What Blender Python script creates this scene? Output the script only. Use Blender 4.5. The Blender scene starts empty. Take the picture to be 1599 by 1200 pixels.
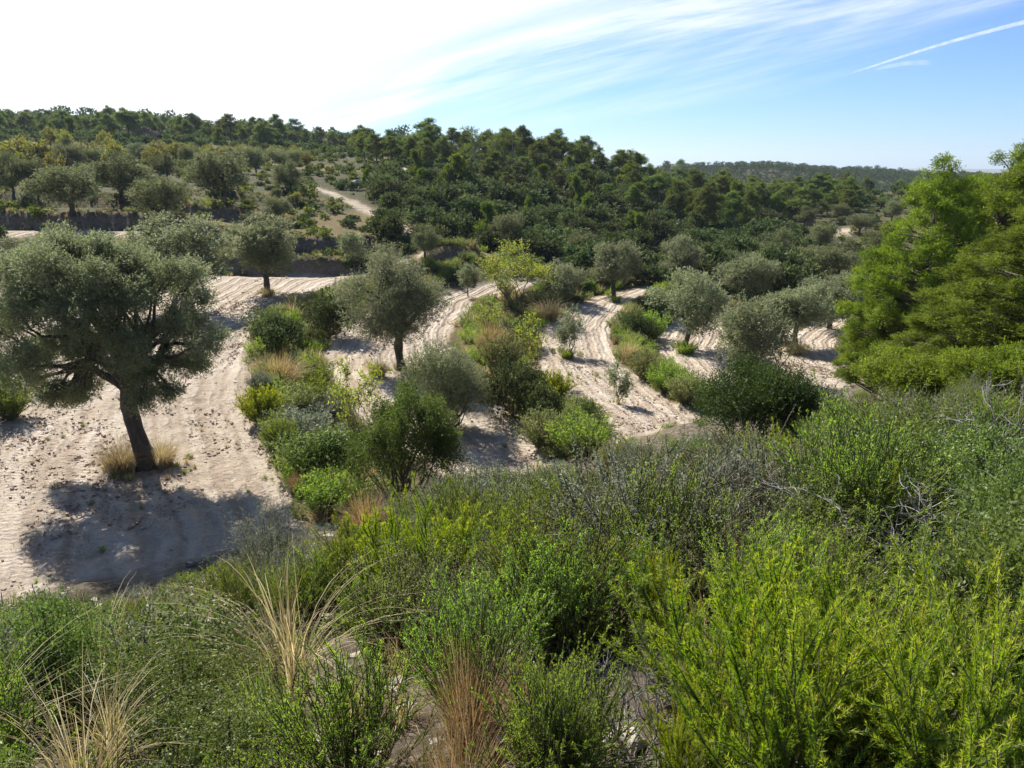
import bpy, math, random
import numpy as np
from mathutils import Vector

rng = np.random.default_rng(7)
random.seed(7)
SC = bpy.context.scene
COL = SC.collection

# ------------------------------------------------------------------ camera
W0, H0, F0 = 1599.0, 1200.0, 1200.0
PITCH = math.atan(350.0 / F0)
CP, SP = math.cos(PITCH), math.sin(PITCH)
cam_d = bpy.data.cameras.new("camera")
cam = bpy.data.objects.new("camera", cam_d)
COL.objects.link(cam)
cam_d.sensor_fit = 'HORIZONTAL'
cam_d.sensor_width = 36
cam_d.lens = 36 * F0 / W0
cam_d.clip_start = 0.05
cam_d.clip_end = 60000
cam.location = (0, 0, 0)
cam.rotation_euler = (math.pi / 2 - PITCH, 0, 0)
SC.camera = cam


def ray(u, v):
    """direction of the pixel with unit forward component"""
    xp = (np.asarray(u, float) - W0 / 2) / F0
    yp = (H0 / 2 - np.asarray(v, float)) / F0
    dy = CP + yp * SP
    return xp / dy, (-SP + yp * CP) / dy


def px_z(u, v, z):
    a, t = ray(u, v)
    y = z / t
    return (a * y, y, z)


def px_y(u, v, y):
    a, t = ray(u, v)
    return (a * y, y, t * y)


# ------------------------------------------------------------------ noise
def _hash(ix, iy, s):
    h = (ix.astype(np.int64) * 374761393 + iy.astype(np.int64) * 668265263 + s * 974711) & 0x7fffffff
    h = ((h ^ (h >> 13)) * 1274126177) & 0x7fffffff
    return ((h ^ (h >> 16)) & 0xffff) / 65535.0


def vnoise(x, y, s=0):
    ix, iy = np.floor(x), np.floor(y)
    fx, fy = x - ix, y - iy
    fx, fy = fx * fx * (3 - 2 * fx), fy * fy * (3 - 2 * fy)
    a, b = _hash(ix, iy, s), _hash(ix + 1, iy, s)
    c, d = _hash(ix, iy + 1, s), _hash(ix + 1, iy + 1, s)
    return (a + (b - a) * fx) * (1 - fy) + (c + (d - c) * fx) * fy


def fbm(x, y, s=0, o=4):
    r, a, t = 0, 1.0, 0
    for k in range(o):
        r = r + a * (vnoise(x * 2 ** k, y * 2 ** k, s + k * 17) - .5)
        t += a
        a *= .5
    return r / t * 2


def sstep(a, b, x):
    t = np.clip((x - a) / (b - a), 0, 1)
    return t * t * (3 - 2 * t)


# ------------------------------------------------------------------ banks and terrace edges (right-hand side of the line is the lower one)
def wline(pts):
    return np.array([(px_z(u, v, z) if z < 0 else px_y(u, v, z))[:2] for u, v, z in pts])


BANKS = [  # (polyline, drop, half width of the face, half width of the levelled zone)
    (wline([(640, 900, -7.4), (560, 800, -7.5), (500, 720, -7.5), (455, 650, -7.5), (440, 590, -7.5), (450, 540, -7.4), (490, 495, -7.3), (540, 462, -7.2), (620, 438, -7.1), (700, 420, -7.0), (790, 415, -7.0)]), 1.25, .75, 3.5),
    (wline([(1010, 780, -8.5), (930, 705, -8.5), (850, 635, -8.5), (790, 580, -8.5), (765, 530, -8.5), (785, 490, -8.4), (840, 468, -8.3), (890, 450, -8.2), (960, 430, -8.0)]), 1.3, .8, 3.5),
    (wline([(1150, 670, -9.5), (1080, 615, -9.5), (1010, 570, -9.4), (985, 520, -9.3), (1010, 488, -9.2), (1050, 470, -9.1), (1110, 452, -9.0)]), 1.0, .6, 3.5),
    (wline([(-250, 408, 45.5), (0, 408, 45.5), (200, 410, 45.5), (400, 414, 45.5), (540, 409, 47.5), (620, 402, 50)]), 1.5, .7, 3.0),
    (wline([(-250, 346, 51), (0, 346, 51), (250, 347, 51), (400, 378, 50), (540, 380, 52), (620, 372, 55)]), 1.3, .5, 3.0),
    (wline([(-250, 317, 57), (0, 317, 57), (200, 319, 57), (310, 328, 56), (420, 332, 57), (480, 335, 60)]), 1.5, .5, 3.0),
    (wline([(280, 296, 66), (420, 303, 66), (540, 306, 68)]), .9, .5, 3.0),
    (wline([(1090, 470, 49), (1150, 462, 50), (1230, 455, 51), (1330, 450, 52), (1450, 445, 53)]), 1.0, .5, 3.0),
    (wline([(1180, 395, 80), (1320, 392, 82), (1420, 385, 84)]), .9, .5, 3.0),
    (wline([(1180, 368, 97), (1320, 372, 97), (1420, 365, 97)]), .9, .5, 3.0),
]


def dist_line(P, x, y):
    """signed distance (right-hand side positive) and arc parameter"""
    best = np.full(x.shape, 1e18)
    sgn = np.zeros(x.shape)
    tt = np.zeros(x.shape)
    n = len(P) - 1
    for i in range(n):
        ax, ay = P[i]
        bx, by = P[i + 1]
        dx, dy = bx - ax, by - ay
        l2 = dx * dx + dy * dy
        traw = ((x - ax) * dx + (y - ay) * dy) / l2
        t = np.clip(traw, 0, 1)
        qx, qy = x - ax - t * dx, y - ay - t * dy
        d2 = qx * qx + qy * qy
        c = (x - ax) * dy - (y - ay) * dx
        m = d2 < best
        best = np.where(m, d2, best)
        sgn = np.where(m, np.sign(c), sgn)
        tt = np.where(m, i + t, tt)
    return np.sqrt(best) * sgn, tt / n


def banks_z(x, y):
    z = np.zeros(x.shape)
    dm = np.full(x.shape, 1e9)
    wob = fbm(x * .5, y * .5, 5, 3) * .35
    for k, (P, a, w, wide) in enumerate(BANKS):
        d, t = dist_line(P, x, y)
        if k < 3:
            dm = np.minimum(dm, np.abs(d))
        e = 1.0
        ends = np.minimum(np.hypot(x - P[0][0], y - P[0][1]), np.hypot(x - P[-1][0], y - P[-1][1]))
        e = sstep(0, 3.0, np.where((t <= 0) | (t >= 1), ends - np.abs(d), ends))
        z -= a * e * (sstep(-w, w, d + wob) - sstep(-wide, wide, d))
    return z, dm


CTRL = []
for u, v, z in [
    (-60, 860, -7.0), (50, 800, -7.0), (0, 650, -7.0), (222, 725, -7.0), (400, 860, -7.0), (350, 600, -6.95), (200, 560, -6.9), (10, 520, -6.8), (480, 830, -7.0), (420, 700, -7.0),
    (10, 440, -6.6), (200, 445, -6.6), (410, 455, -6.6), (380, 510, -6.8), (555, 430, -6.5), (640, 415, -6.5), (730, 402, -6.2),
    (600, 690, -8.0), (560, 560, -7.95), (625, 575, -7.95), (660, 480, -7.8), (730, 460, -7.75), (840, 436, -7.6), (800, 690, -8.0), (700, 600, -8), (900, 735, -8.0),
    (880, 560, -9.0), (870, 520, -9), (940, 480, -8.8), (1000, 452, -8.6), (965, 625, -9.0), (1050, 660, -9.0), (1050, 700, -9.0), (900, 620, -9),
    (1070, 530, -10), (1240, 540, -10), (1290, 505, -10), (1340, 600, -10), (1150, 580, -10), (1130, 500, -10), (1450, 560, -10), (1550, 600, -10.2), (1050, 530, -10),
    (1180, 442, -8.9), (1105, 443, -8.7), (1400, 500, -9.9),
]:
    CTRL.append(px_z(u, v, z))
for u, v, y in [
    (20, 372, 47.3), (20, 362, 49), (250, 362, 49), (-200, 362, 49), (20, 331, 53), (250, 332, 53), (20, 302, 59), (200, 305, 59), (470, 401, 48.5), (600, 392, 52), (420, 366, 53), (540, 366, 56),
    (110, 300, 61), (350, 297, 68), (450, 290, 78), (500, 298, 80), (545, 315, 71), (600, 345, 62), (640, 368, 57), (640, 340, 66), (450, 340, 62),
    (230, 260, 95), (0, 262, 90), (-150, 262, 90), (400, 262, 98), (0, 235, 120), (232, 217, 180), (232, 199, 235), (0, 204, 180), (-200, 204, 180), (400, 225, 180), (520, 240, 165), (520, 229, 195),
    (620, 226, 220), (450, 250, 112), (600, 262, 104), (600, 300, 84), (0, 198, 230), (420, 212, 230),
    (740, 395, 60), (740, 330, 77), (740, 275, 95), (740, 255, 115), (740, 248, 128), (830, 252, 128), (910, 262, 126), (900, 320, 92), (900, 390, 66), (820, 380, 64), (820, 300, 92),
    (1010, 300, 126), (1080, 312, 132), (1150, 318, 150), (1250, 320, 170), (1350, 322, 150), (1010, 360, 88), (1000, 410, 68), (1080, 415, 68), (1130, 400, 72), (1120, 350, 100), (1180, 380, 84),
    (1270, 432, 63), (1300, 402, 74), (1320, 385, 84), (1330, 366, 99), (1250, 360, 103), (1350, 330, 128), (1400, 300, 155), (1230, 405, 74), (1430, 410, 74), (1450, 350, 100), (1500, 300, 150), (1600, 290, 160),
]:
    CTRL.append(px_y(u, v, y))
for u, y, z in [(740, 190, -4), (900, 190, -9), (1010, 185, -12), (1150, 220, -16), (1300, 230, -18), (600, 300, 1), (400, 330, 8), (150, 350, 10),
                (1100, 350, -24), (1300, 350, -26), (900, 400, -22), (1500, 400, -22), (700, 450, -15), (1700, 300, -14)]:
    a, _ = ray(u, 250)
    CTRL.append((a * y, y, z))
for u, v, y in [(1000, 276, 560), (1090, 266, 520), (1140, 266, 480), (1200, 261, 480), (1260, 270, 560), (1310, 272, 600), (1370, 275, 640), (1430, 283, 700), (1600, 286, 800), (800, 270, 600), (600, 262, 700), (300, 240, 700)]:
    CTRL.append(px_y(u, v, y))
for x, y, z in [(0, 2, -7.6), (-8, 3, -7.2), (8, 8, -9), (14, 18, -9.8), (-20, 5, -7.2), (-30, 20, -7), (30, 20, -10.5), (45, 45, -11), (0, -40, -9), (-60, -40, -8), (60, -40, -11),
                (-60, 40, -6.5), (-400, 300, 6), (-300, -100, 0), (400, -100, -14), (-600, 900, -25), (0, 1500, -90), (900, 1200, -90), (-1500, 0, -40), (1500, 0, -60), (0, -1500, -60), (-2500, 2500, -200), (2500, 2500, -250), (0, 3000, -200)]:
    CTRL.append((x, y, z))
CTRL = np.array(CTRL)


def slope_z(x, y):
    s = -1.62 - .34 * y + .2 * x
    far = np.maximum(0, -y)
    s = np.where(y < 0, -1.62 + .1 * far + .2 * x, s)
    return np.clip(s, -60, 6) + fbm(x * .35, y * .35, 21, 4) * .28 * sstep(1, 6, np.hypot(x, y)) + fbm(x * 1.7, y * 1.7, 31, 3) * .07


_b0, _ = banks_z(CTRL[:, 0], CTRL[:, 1])
_rhs = CTRL[:, 2] - _b0
_A = np.hypot(CTRL[:, None, 0] - CTRL[None, :, 0], CTRL[:, None, 1] - CTRL[None, :, 1])
_n = len(CTRL)
_M = np.zeros((_n + 1, _n + 1))
_M[:_n, :_n] = _A + np.eye(_n) * -.3
_M[:_n, _n] = 1
_M[_n, :_n] = 1
_w = np.linalg.solve(_M, np.append(_rhs, 0))


def rbf(x, y):
    sh = x.shape
    x, y = x.ravel(), y.ravel()
    out = np.full(x.shape, _w[_n])
    for i in range(0, len(x), 60000):
        xs, ys = x[i:i + 60000], y[i:i + 60000]
        out[i:i + 60000] += np.hypot(xs[:, None] - CTRL[None, :, 0] + 0., ys[:, None] - CTRL[None, :, 1]) @ _w[:_n]
    return out.reshape(sh)


def height(x, y, full=False):
    """ground height; with full also the slope weight and the distance to the field banks"""
    x, y = np.asarray(x, float), np.asarray(y, float)
    bz, dm = banks_z(x, y)
    f = rbf(x, y) + bz
    r = np.hypot(x, y)
    f = f + fbm(x * .02, y * .02, 3, 4) * 3.0 * sstep(70, 260, r) + fbm(x * .15, y * .15, 8, 3) * .5 * sstep(55, 90, r)
    s = slope_z(x, y)
    k = .35
    h = np.clip(.5 + .5 * (s - f) / k, 0, 1)
    z = f + (s - f) * h + k * h * (1 - h)
    if full:
        return z, h, dm
    return z


def hit(u, v):
    """world points on the ground seen at pixels u, v"""
    u, v = np.atleast_1d(np.asarray(u, float)), np.atleast_1d(np.asarray(v, float))
    a, t = ray(u, v)
    ys = np.concatenate([np.arange(1.5, 60, .12), 60 * 1.006 ** np.arange(0, 450)])
    X, Y = a[:, None] * ys, np.broadcast_to(ys, (len(u), len(ys)))
    below = height(X, Y) > t[:, None] * ys
    below[:, -1] = True
    k = np.maximum(below.argmax(1), 1)
    lo, hi = ys[k - 1], ys[k]
    for _ in range(8):
        m = (lo + hi) / 2
        b = height(a * m, m) > t * m
        hi = np.where(b, m, hi)
        lo = np.where(b, lo, m)
    y = (lo + hi) / 2
    x = a * y
    return np.stack([x, y, height(x, y)], 1)


def project(x, y, z):
    dx, dy, dz = np.asarray(x, float), np.asarray(y, float), np.asarray(z, float)
    fw = dy * CP - dz * SP
    up = dy * SP + dz * CP
    return W0 / 2 + F0 * dx / fw, H0 / 2 - F0 * up / fw


# ------------------------------------------------------------------ areas of bare tilled soil, read off on the ground
def poly_world(pts):
    return hit([p[0] for p in pts], [p[1] for p in pts])[:, :2]


def in_poly(P, x, y):
    c = np.zeros(x.shape, bool)
    n = len(P)
    for i in range(n):
        x1, y1 = P[i]
        x2, y2 = P[(i + 1) % n]
        if y1 == y2:
            continue
        c ^= ((y1 > y) != (y2 > y)) & (x < (x2 - x1) * (y - y1) / (y2 - y1) + x1)
    return c


FIELDS = [
    [(-220, 1010), (-200, 600), (-180, 436), (10, 430), (130, 430), (340, 432), (410, 430), (480, 426), (560, 418), (640, 409), (650, 425), (560, 441), (500, 456), (455, 478), (405, 510), (388, 540), (395, 590), (405, 640), (425, 700), (445, 750), (480, 800), (560, 835), (500, 870), (380, 905), (200, 950), (0, 980)],
    [(600, 406), (640, 399), (745, 396), (800, 398), (760, 408), (690, 416), (620, 416)],
    [(-220, 360), (120, 361), (330, 364), (345, 371), (200, 371), (-220, 371)],
    [(505, 560), (525, 520), (580, 486), (650, 462), (740, 448), (850, 430), (900, 424), (885, 438), (820, 456), (752, 474), (715, 500), (705, 540), (735, 600), (780, 640), (850, 684), (945, 738), (950, 760), (800, 765), (700, 745), (620, 700), (560, 650), (520, 600)],
    [(840, 540), (850, 505), (885, 485), (925, 466), (1010, 446), (1040, 446), (1010, 462), (972, 485), (952, 520), (960, 560), (1000, 595), (1050, 628), (1110, 650), (1130, 690), (1000, 712), (960, 696), (930, 655), (880, 612), (838, 575)],
    [(1012, 548), (1030, 515), (1070, 492), (1140, 480), (1250, 478), (1345, 480), (1450, 500), (1450, 600), (1350, 625), (1300, 625), (1200, 612), (1120, 615), (1060, 585)],
    [(1075, 436), (1130, 434), (1135, 449), (1080, 451)],
    [(1170, 436), (1250, 434), (1250, 447), (1175, 449)],
    [(1218, 356), (1262, 356), (1262, 363), (1218, 363)],
    [(1296, 358), (1335, 358), (1335, 367), (1296, 367)],
    [(1300, 380), (1350, 380), (1350, 386), (1300, 386)],
]
FIELDW = [poly_world(p) for p in FIELDS]
PATHW = hit([648, 632, 612, 590, 565, 545, 520, 500, 480], [374, 360, 345, 335, 325, 314, 303, 297, 292])[:, :2]
PATH2 = hit([770, 800, 830, 870], [313, 316, 317, 312])[:, :2]


TRACKS = [hit([p[0] for p in T], [p[1] for p in T])[:, :2] for T in [
    [(60, 930), (15, 850), (5, 780), (25, 720), (65, 672), (130, 632), (210, 600), (300, 560), (370, 500), (440, 462), (540, 438)],
    [(610, 700), (555, 648), (528, 600), (542, 560), (592, 515), (680, 478), (740, 452), (840, 436)],
    [(800, 735), (700, 690), (640, 640)],
    [(1085, 702), (1010, 668), (935, 608), (893, 555), (905, 512), (950, 478), (1010, 452)],
    [(1340, 612), (1210, 604), (1105, 590), (1050, 560), (1050, 525), (1090, 500)]]]


def tracks(x, y):
    w, arc = np.zeros(x.shape), np.zeros(x.shape)
    for P in TRACKS:
        L = np.hypot(*np.diff(P, axis=0).T).sum()
        d, t = dist_line(P, x, y)
        for o in (0.0, 1.5):
            k = np.abs(d - o + .08 * np.sin(t * 23))
            b = (1 - sstep(.14, .26, k)) * ((t > .001) & (t < .999))
            arc = np.where(b > w, t * L + (d - o) * .6, arc)
            w = np.maximum(w, b)
    return w, arc


def bare(x, y):
    wx = x + fbm(x * 1.1, y * 1.1, 41, 3) * .35
    wy = y + fbm(x * 1.1, y * 1.1, 51, 3) * .35
    m = np.zeros(x.shape, bool)
    for P in FIELDW:
        m |= in_poly(P, wx, wy)
    d, _ = dist_line(PATHW, wx, wy)
    m |= np.abs(d) < .7
    d, _ = dist_line(PATH2, wx, wy)
    m |= np.abs(d) < .6
    return m


# ------------------------------------------------------------------ materials
def new_mat(name):
    m = bpy.data.materials.new(name)
    m.use_nodes = True
    nt = m.node_tree
    for n in list(nt.nodes):
        nt.nodes.remove(n)
    out = nt.nodes.new("ShaderNodeOutputMaterial")
    return m, nt, out


def N(nt, typ, **kw):
    n = nt.nodes.new(typ)
    for k, v in kw.items():
        if k.startswith("i_"):
            key = k[2:]
            key = int(key) if key.isdigit() else key.replace("_", " ")
            if isinstance(v, bpy.types.NodeSocket):
                nt.links.new(v, n.inputs[key])
            else:
                n.inputs[key].default_value = v
        else:
            setattr(n, k, v)
    return n


def ramp(nt, fac, stops):
    r = nt.nodes.new("ShaderNodeValToRGB")
    e = r.color_ramp.elements
    while len(e) < len(stops):
        e.new(.5)
    for i, (p, c) in enumerate(stops):
        e[i].position = p
        e[i].color = (*c, 1)
    nt.links.new(fac, r.inputs[0])
    return r.outputs[0]


def mixc(nt, fac, a, b, mode='MIX'):
    m = nt.nodes.new("ShaderNodeMix")
    m.data_type = 'RGBA'
    m.blend_type = mode
    for sock, v in ((m.inputs[0], fac), (m.inputs[6], a), (m.inputs[7], b)):
        if isinstance(v, bpy.types.NodeSocket):
            nt.links.new(v, sock)
        else:
            sock.default_value = v if not isinstance(v, tuple) else (*v, 1)
    return m.outputs[2]


def math_(nt, op, a, b=0.0, c=0.0, clamp=False):
    m = nt.nodes.new("ShaderNodeMath")
    m.operation = op
    m.use_clamp = clamp
    for i, v in enumerate((a, b, c)):
        if isinstance(v, bpy.types.NodeSocket):
            nt.links.new(v, m.inputs[i])
        else:
            m.inputs[i].default_value = v
    return m.outputs[0]


def leaf_mat(name, dark, mid, light, trans=.35, rough=.5, spec=.4, hue=.02, val=.25):
    m, nt, out = new_mat(name)
    at = N(nt, "ShaderNodeAttribute", attribute_name="tint")
    oi = N(nt, "ShaderNodeObjectInfo")
    col = ramp(nt, at.outputs["Fac"], [(0, dark), (.5, mid), (1, light)])
    v = math_(nt, 'MULTIPLY_ADD', oi.outputs["Random"], val * 2, 1 - val)
    h = math_(nt, 'MULTIPLY_ADD', oi.outputs["Random"], hue * 2, .5 - hue)
    hs = N(nt, "ShaderNodeHueSaturation", i_Color=col, i_Value=v, i_Hue=h)
    p = N(nt, "ShaderNodeBsdfPrincipled", i_Base_Color=hs.outputs[0], i_Roughness=rough)
    p.inputs["Specular IOR Level"].default_value = spec
    tc = N(nt, "ShaderNodeHueSaturation", i_Color=hs.outputs[0], i_Saturation=1.2, i_Value=1.7)
    t = N(nt, "ShaderNodeBsdfTranslucent", i_Color=tc.outputs[0])
    mx = N(nt, "ShaderNodeMixShader", i_0=trans, i_1=p.outputs[0], i_2=t.outputs[0])
    nt.links.new(mx.outputs[0], out.inputs[0])
    return m


def bark_mat(name, a, b, scale=8):
    m, nt, out = new_mat(name)
    tc = N(nt, "ShaderNodeTexCoord")
    mp = N(nt, "ShaderNodeMapping", i_Vector=tc.outputs["Object"])
    mp.inputs["Scale"].default_value = (1, 1, .25)
    nz = N(nt, "ShaderNodeTexNoise", i_Vector=mp.outputs[0], i_Scale=scale, i_Detail=6.0, i_Roughness=.7)
    c = ramp(nt, nz.outputs[0], [(.3, a), (.7, b)])
    p = N(nt, "ShaderNodeBsdfPrincipled", i_Base_Color=c, i_Roughness=.9)
    bp = N(nt, "ShaderNodeBump", i_Height=nz.outputs[0], i_Strength=.8, i_Distance=.05)
    nt.links.new(bp.outputs[0], p.inputs["Normal"])
    nt.links.new(p.outputs[0], out.inputs[0])
    return m


def ground_mat():
    m, nt, out = new_mat("ground_soil")
    geo = N(nt, "ShaderNodeNewGeometry")
    pos = geo.outputs["Position"]
    A = {k: N(nt, "ShaderNodeAttribute", attribute_name=k).outputs["Fac"] for k in ("bare", "slope", "furrow", "wall", "gold", "track", "arc")}
    n1 = N(nt, "ShaderNodeTexNoise", i_Vector=pos, i_Scale=.35, i_Detail=6.0, i_Roughness=.6).outputs[0]
    n2 = N(nt, "ShaderNodeTexNoise", i_Vector=pos, i_Scale=6.0, i_Detail=8.0, i_Roughness=.7).outputs[0]
    n3 = N(nt, "ShaderNodeTexNoise", i_Vector=pos, i_Scale=1.4, i_Detail=5.0, i_Roughness=.65).outputs[0]
    # tilled soil: furrow height runs with the distance to the bank
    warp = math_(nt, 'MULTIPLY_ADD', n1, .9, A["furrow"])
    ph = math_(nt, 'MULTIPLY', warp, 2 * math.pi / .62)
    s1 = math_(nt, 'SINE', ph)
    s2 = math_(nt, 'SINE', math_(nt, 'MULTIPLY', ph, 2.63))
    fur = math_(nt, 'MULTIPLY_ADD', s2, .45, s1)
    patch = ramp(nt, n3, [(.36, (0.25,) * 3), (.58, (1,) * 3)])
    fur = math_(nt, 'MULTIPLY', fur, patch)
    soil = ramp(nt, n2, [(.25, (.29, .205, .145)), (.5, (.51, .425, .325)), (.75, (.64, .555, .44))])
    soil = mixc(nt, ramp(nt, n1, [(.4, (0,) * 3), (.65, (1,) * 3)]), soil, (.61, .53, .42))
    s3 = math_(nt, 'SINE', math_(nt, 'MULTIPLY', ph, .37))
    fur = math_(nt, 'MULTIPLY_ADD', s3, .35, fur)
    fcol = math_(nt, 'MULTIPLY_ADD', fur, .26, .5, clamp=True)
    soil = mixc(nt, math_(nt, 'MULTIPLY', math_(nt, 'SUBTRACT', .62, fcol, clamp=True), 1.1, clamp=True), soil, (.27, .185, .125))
    # rough ground
    n4 = N(nt, "ShaderNodeTexNoise", i_Vector=pos, i_Scale=22.0, i_Detail=6.0, i_Roughness=.75).outputs[0]
    fleck = math_(nt, 'MULTIPLY', ramp(nt, n4, [(.40, (1,) * 3), (.52, (0,) * 3)]), ramp(nt, n3, [(.35, (.75,) * 3), (.6, (.1,) * 3)]))
    soil = mixc(nt, fleck, soil, (.25, .165, .105))
    trk = math_(nt, 'MULTIPLY', A["track"], math_(nt, 'MULTIPLY_ADD', n3, 2.2, -.35, clamp=True))
    lug = math_(nt, 'SINE', math_(nt, 'MULTIPLY', A["arc"], 2 * math.pi / .24))
    soil = mixc(nt, math_(nt, 'MULTIPLY', trk, .75), soil, (.62, .53, .43))
    scr = ramp(nt, n2, [(.3, (.06, .045, .025)), (.5, (.11, .082, .045)), (.72, (.20, .15, .095))])
    scr = mixc(nt, ramp(nt, n3, [(.38, (0,) * 3), (.55, (1,) * 3)]), scr, (.06, .068, .025))
    gold = ramp(nt, n2, [(.3, (.16, .11, .045)), (.7, (.36, .26, .12))])
    scr = mixc(nt, math_(nt, 'MULTIPLY', A["gold"], math_(nt, 'MULTIPLY_ADD', n3, 1.5, -.1, clamp=True), clamp=True), scr, gold)
    wallc = ramp(nt, n2, [(.3, (.12, .09, .06)), (.7, (.28, .22, .16))])
    scr = mixc(nt, A["wall"], scr, wallc)
    slp = ramp(nt, n2, [(.3, (.06, .048, .033)), (.5, (.15, .12, .085)), (.72, (.36, .31, .25))])
    scr = mixc(nt, A["slope"], scr, slp)
    col = mixc(nt, A["bare"], scr, soil)
    p = N(nt, "ShaderNodeBsdfPrincipled", i_Base_Color=col, i_Roughness=.95)
    p.inputs["Specular IOR Level"].default_value = .15
    hh = math_(nt, 'MULTIPLY_ADD', math_(nt, 'MULTIPLY', fur, A["bare"]), .055, math_(nt, 'MULTIPLY', n2, .14))
    hh = math_(nt, 'MULTIPLY_ADD', n4, .035, hh)
    hh = math_(nt, 'MULTIPLY_ADD', math_(nt, 'MULTIPLY', trk, math_(nt, 'MULTIPLY_ADD', lug, .35, -1.0)), .03, hh)
    bp = N(nt, "ShaderNodeBump", i_Height=hh, i_Strength=1.0, i_Distance=1.0)
    nt.links.new(bp.outputs[0], p.inputs["Normal"])
    nt.links.new(p.outputs[0], out.inputs[0])
    return m


# ------------------------------------------------------------------ mesh helpers: every mesh is an array of quads
class Q:
    def __init__(s):
        s.v, s.q, s.t, s.n = [], [], [], 0

    def add(s, V, F, T=None):
        if len(V) == 0:
            return
        s.v.append(np.asarray(V, np.float32))
        s.q.append(np.asarray(F, np.int64) + s.n)
        s.t.append(np.full(len(V), .5, np.float32) if T is None else np.asarray(T, np.float32))
        s.n += len(V)

    def arrays(s):
        return np.concatenate(s.v), np.concatenate(s.q), np.concatenate(s.t)

    def mesh(s, name, mat, smooth=False):
        V, F, T = s.arrays()
        return mesh_from(name, V, F, T, mat, smooth)


def mesh_from(name, V, F, T, mat, smooth=False, attrs=None):
    me = bpy.data.meshes.new(name)
    me.vertices.add(len(V))
    me.vertices.foreach_set("co", np.ascontiguousarray(V, np.float32).ravel())
    me.loops.add(F.size)
    me.loops.foreach_set("vertex_index", np.ascontiguousarray(F, np.int32).ravel())
    me.polygons.add(len(F))
    k = F.shape[1]
    me.polygons.foreach_set("loop_start", np.arange(0, F.size, k, dtype=np.int32))
    if smooth:
        me.polygons.foreach_set("use_smooth", np.ones(len(F), bool))
    me.update(calc_edges=True)
    at = dict(attrs or {})
    if T is not None:
        at["tint"] = T
    for nm, val in at.items():
        a = me.attributes.new(nm, 'FLOAT', 'POINT')
        a.data.foreach_set("value", np.ascontiguousarray(val, np.float32))
    me.materials.append(mat)
    return me


def link(name, me, parent=None):
    o = bpy.data.objects.new(name, me)
    COL.objects.link(o)
    if parent is not None:
        o.parent = parent
    return o


#PART2

# ------------------------------------------------------------------ plant pieces
def unit(a):
    return a / np.maximum(np.linalg.norm(a, axis=-1, keepdims=True), 1e-9)


def rdir(n, up=0.0):
    d = rng.normal(size=(n, 3))
    d[:, 2] += up
    return unit(d)


def leaves(q, P, D, L, Wd, tint=None, wide=.5, flat=0.0):
    """one rhombic leaf per point P along D"""
    n = len(P)
    if n == 0:
        return
    L = np.broadcast_to(np.asarray(L, float).reshape(-1, 1), (n, 1))
    Wd = np.broadcast_to(np.asarray(Wd, float).reshape(-1, 1), (n, 1))
    S = unit(np.cross(D, rdir(n) + np.array([0, 0, flat])))
    a = P
    m = P + D * L * wide
    V = np.stack([a, m + S * Wd * .5, P + D * L, m - S * Wd * .5], 1).reshape(-1, 3)
    F = np.arange(n * 4).reshape(-1, 4)
    t = rng.random(n) if tint is None else tint
    q.add(V, F, np.repeat(np.clip(t, 0, 1), 4))


def tube(q, P, R, sides=5, tint=.5):
    P = np.asarray(P, float)
    n = len(P)
    R = np.broadcast_to(np.asarray(R, float), (n,))
    T = unit(np.gradient(P, axis=0))
    ref = np.array([.3, .9, .1]) if abs(T[0][2]) > .8 else np.array([0, 0, 1.0])
    A = unit(np.cross(T, ref))
    B = np.cross(T, A)
    an = np.arange(sides) / sides * 2 * np.pi
    V = P[:, None] + (A[:, None] * np.cos(an)[None, :, None] + B[:, None] * np.sin(an)[None, :, None]) * R[:, None, None]
    i = np.arange(n - 1)[:, None]
    j = np.arange(sides)[None]
    j2 = (j + 1) % sides
    F = np.stack([i * sides + j, i * sides + j2, (i + 1) * sides + j2, (i + 1) * sides + j], -1).reshape(-1, 4)
    q.add(V.reshape(-1, 3), F, np.full(n * sides, tint))


def curve(a, b, n=6, bend=.12, sag=0.0):
    a, b = np.asarray(a, float), np.asarray(b, float)
    L = np.linalg.norm(b - a)
    t = np.linspace(0, 1, n)[:, None]
    off = rng.normal(size=3) * bend * L
    off2 = rng.normal(size=3) * bend * L * .4
    return a + (b - a) * t + off * np.sin(t * np.pi) * .6 + off2 * np.sin(t * 2 * np.pi) + np.array([0, 0, sag * L]) * np.sin(t * np.pi)


def sprays(q, C, D, twig, nl, L, Wd, spread=.9, shade=None):
    """twigs at C along D, each carrying nl leaves"""
    n = len(C)
    s = rng.random((n, nl, 1))
    P = C[:, None] + D[:, None] * twig * s + rng.normal(size=(n, nl, 3)) * twig * .07
    d = unit(D[:, None] + rng.normal(size=(n, nl, 3)) * spread).reshape(-1, 3)
    base = rng.random(n) if shade is None else shade
    t = (np.repeat(base, nl) * .6 + rng.random(n * nl) * .4)
    leaves(q, P.reshape(-1, 3), d, L * (.7 + .6 * rng.random(n * nl)), Wd * (.7 + .6 * rng.random(n * nl)), t)


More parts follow.
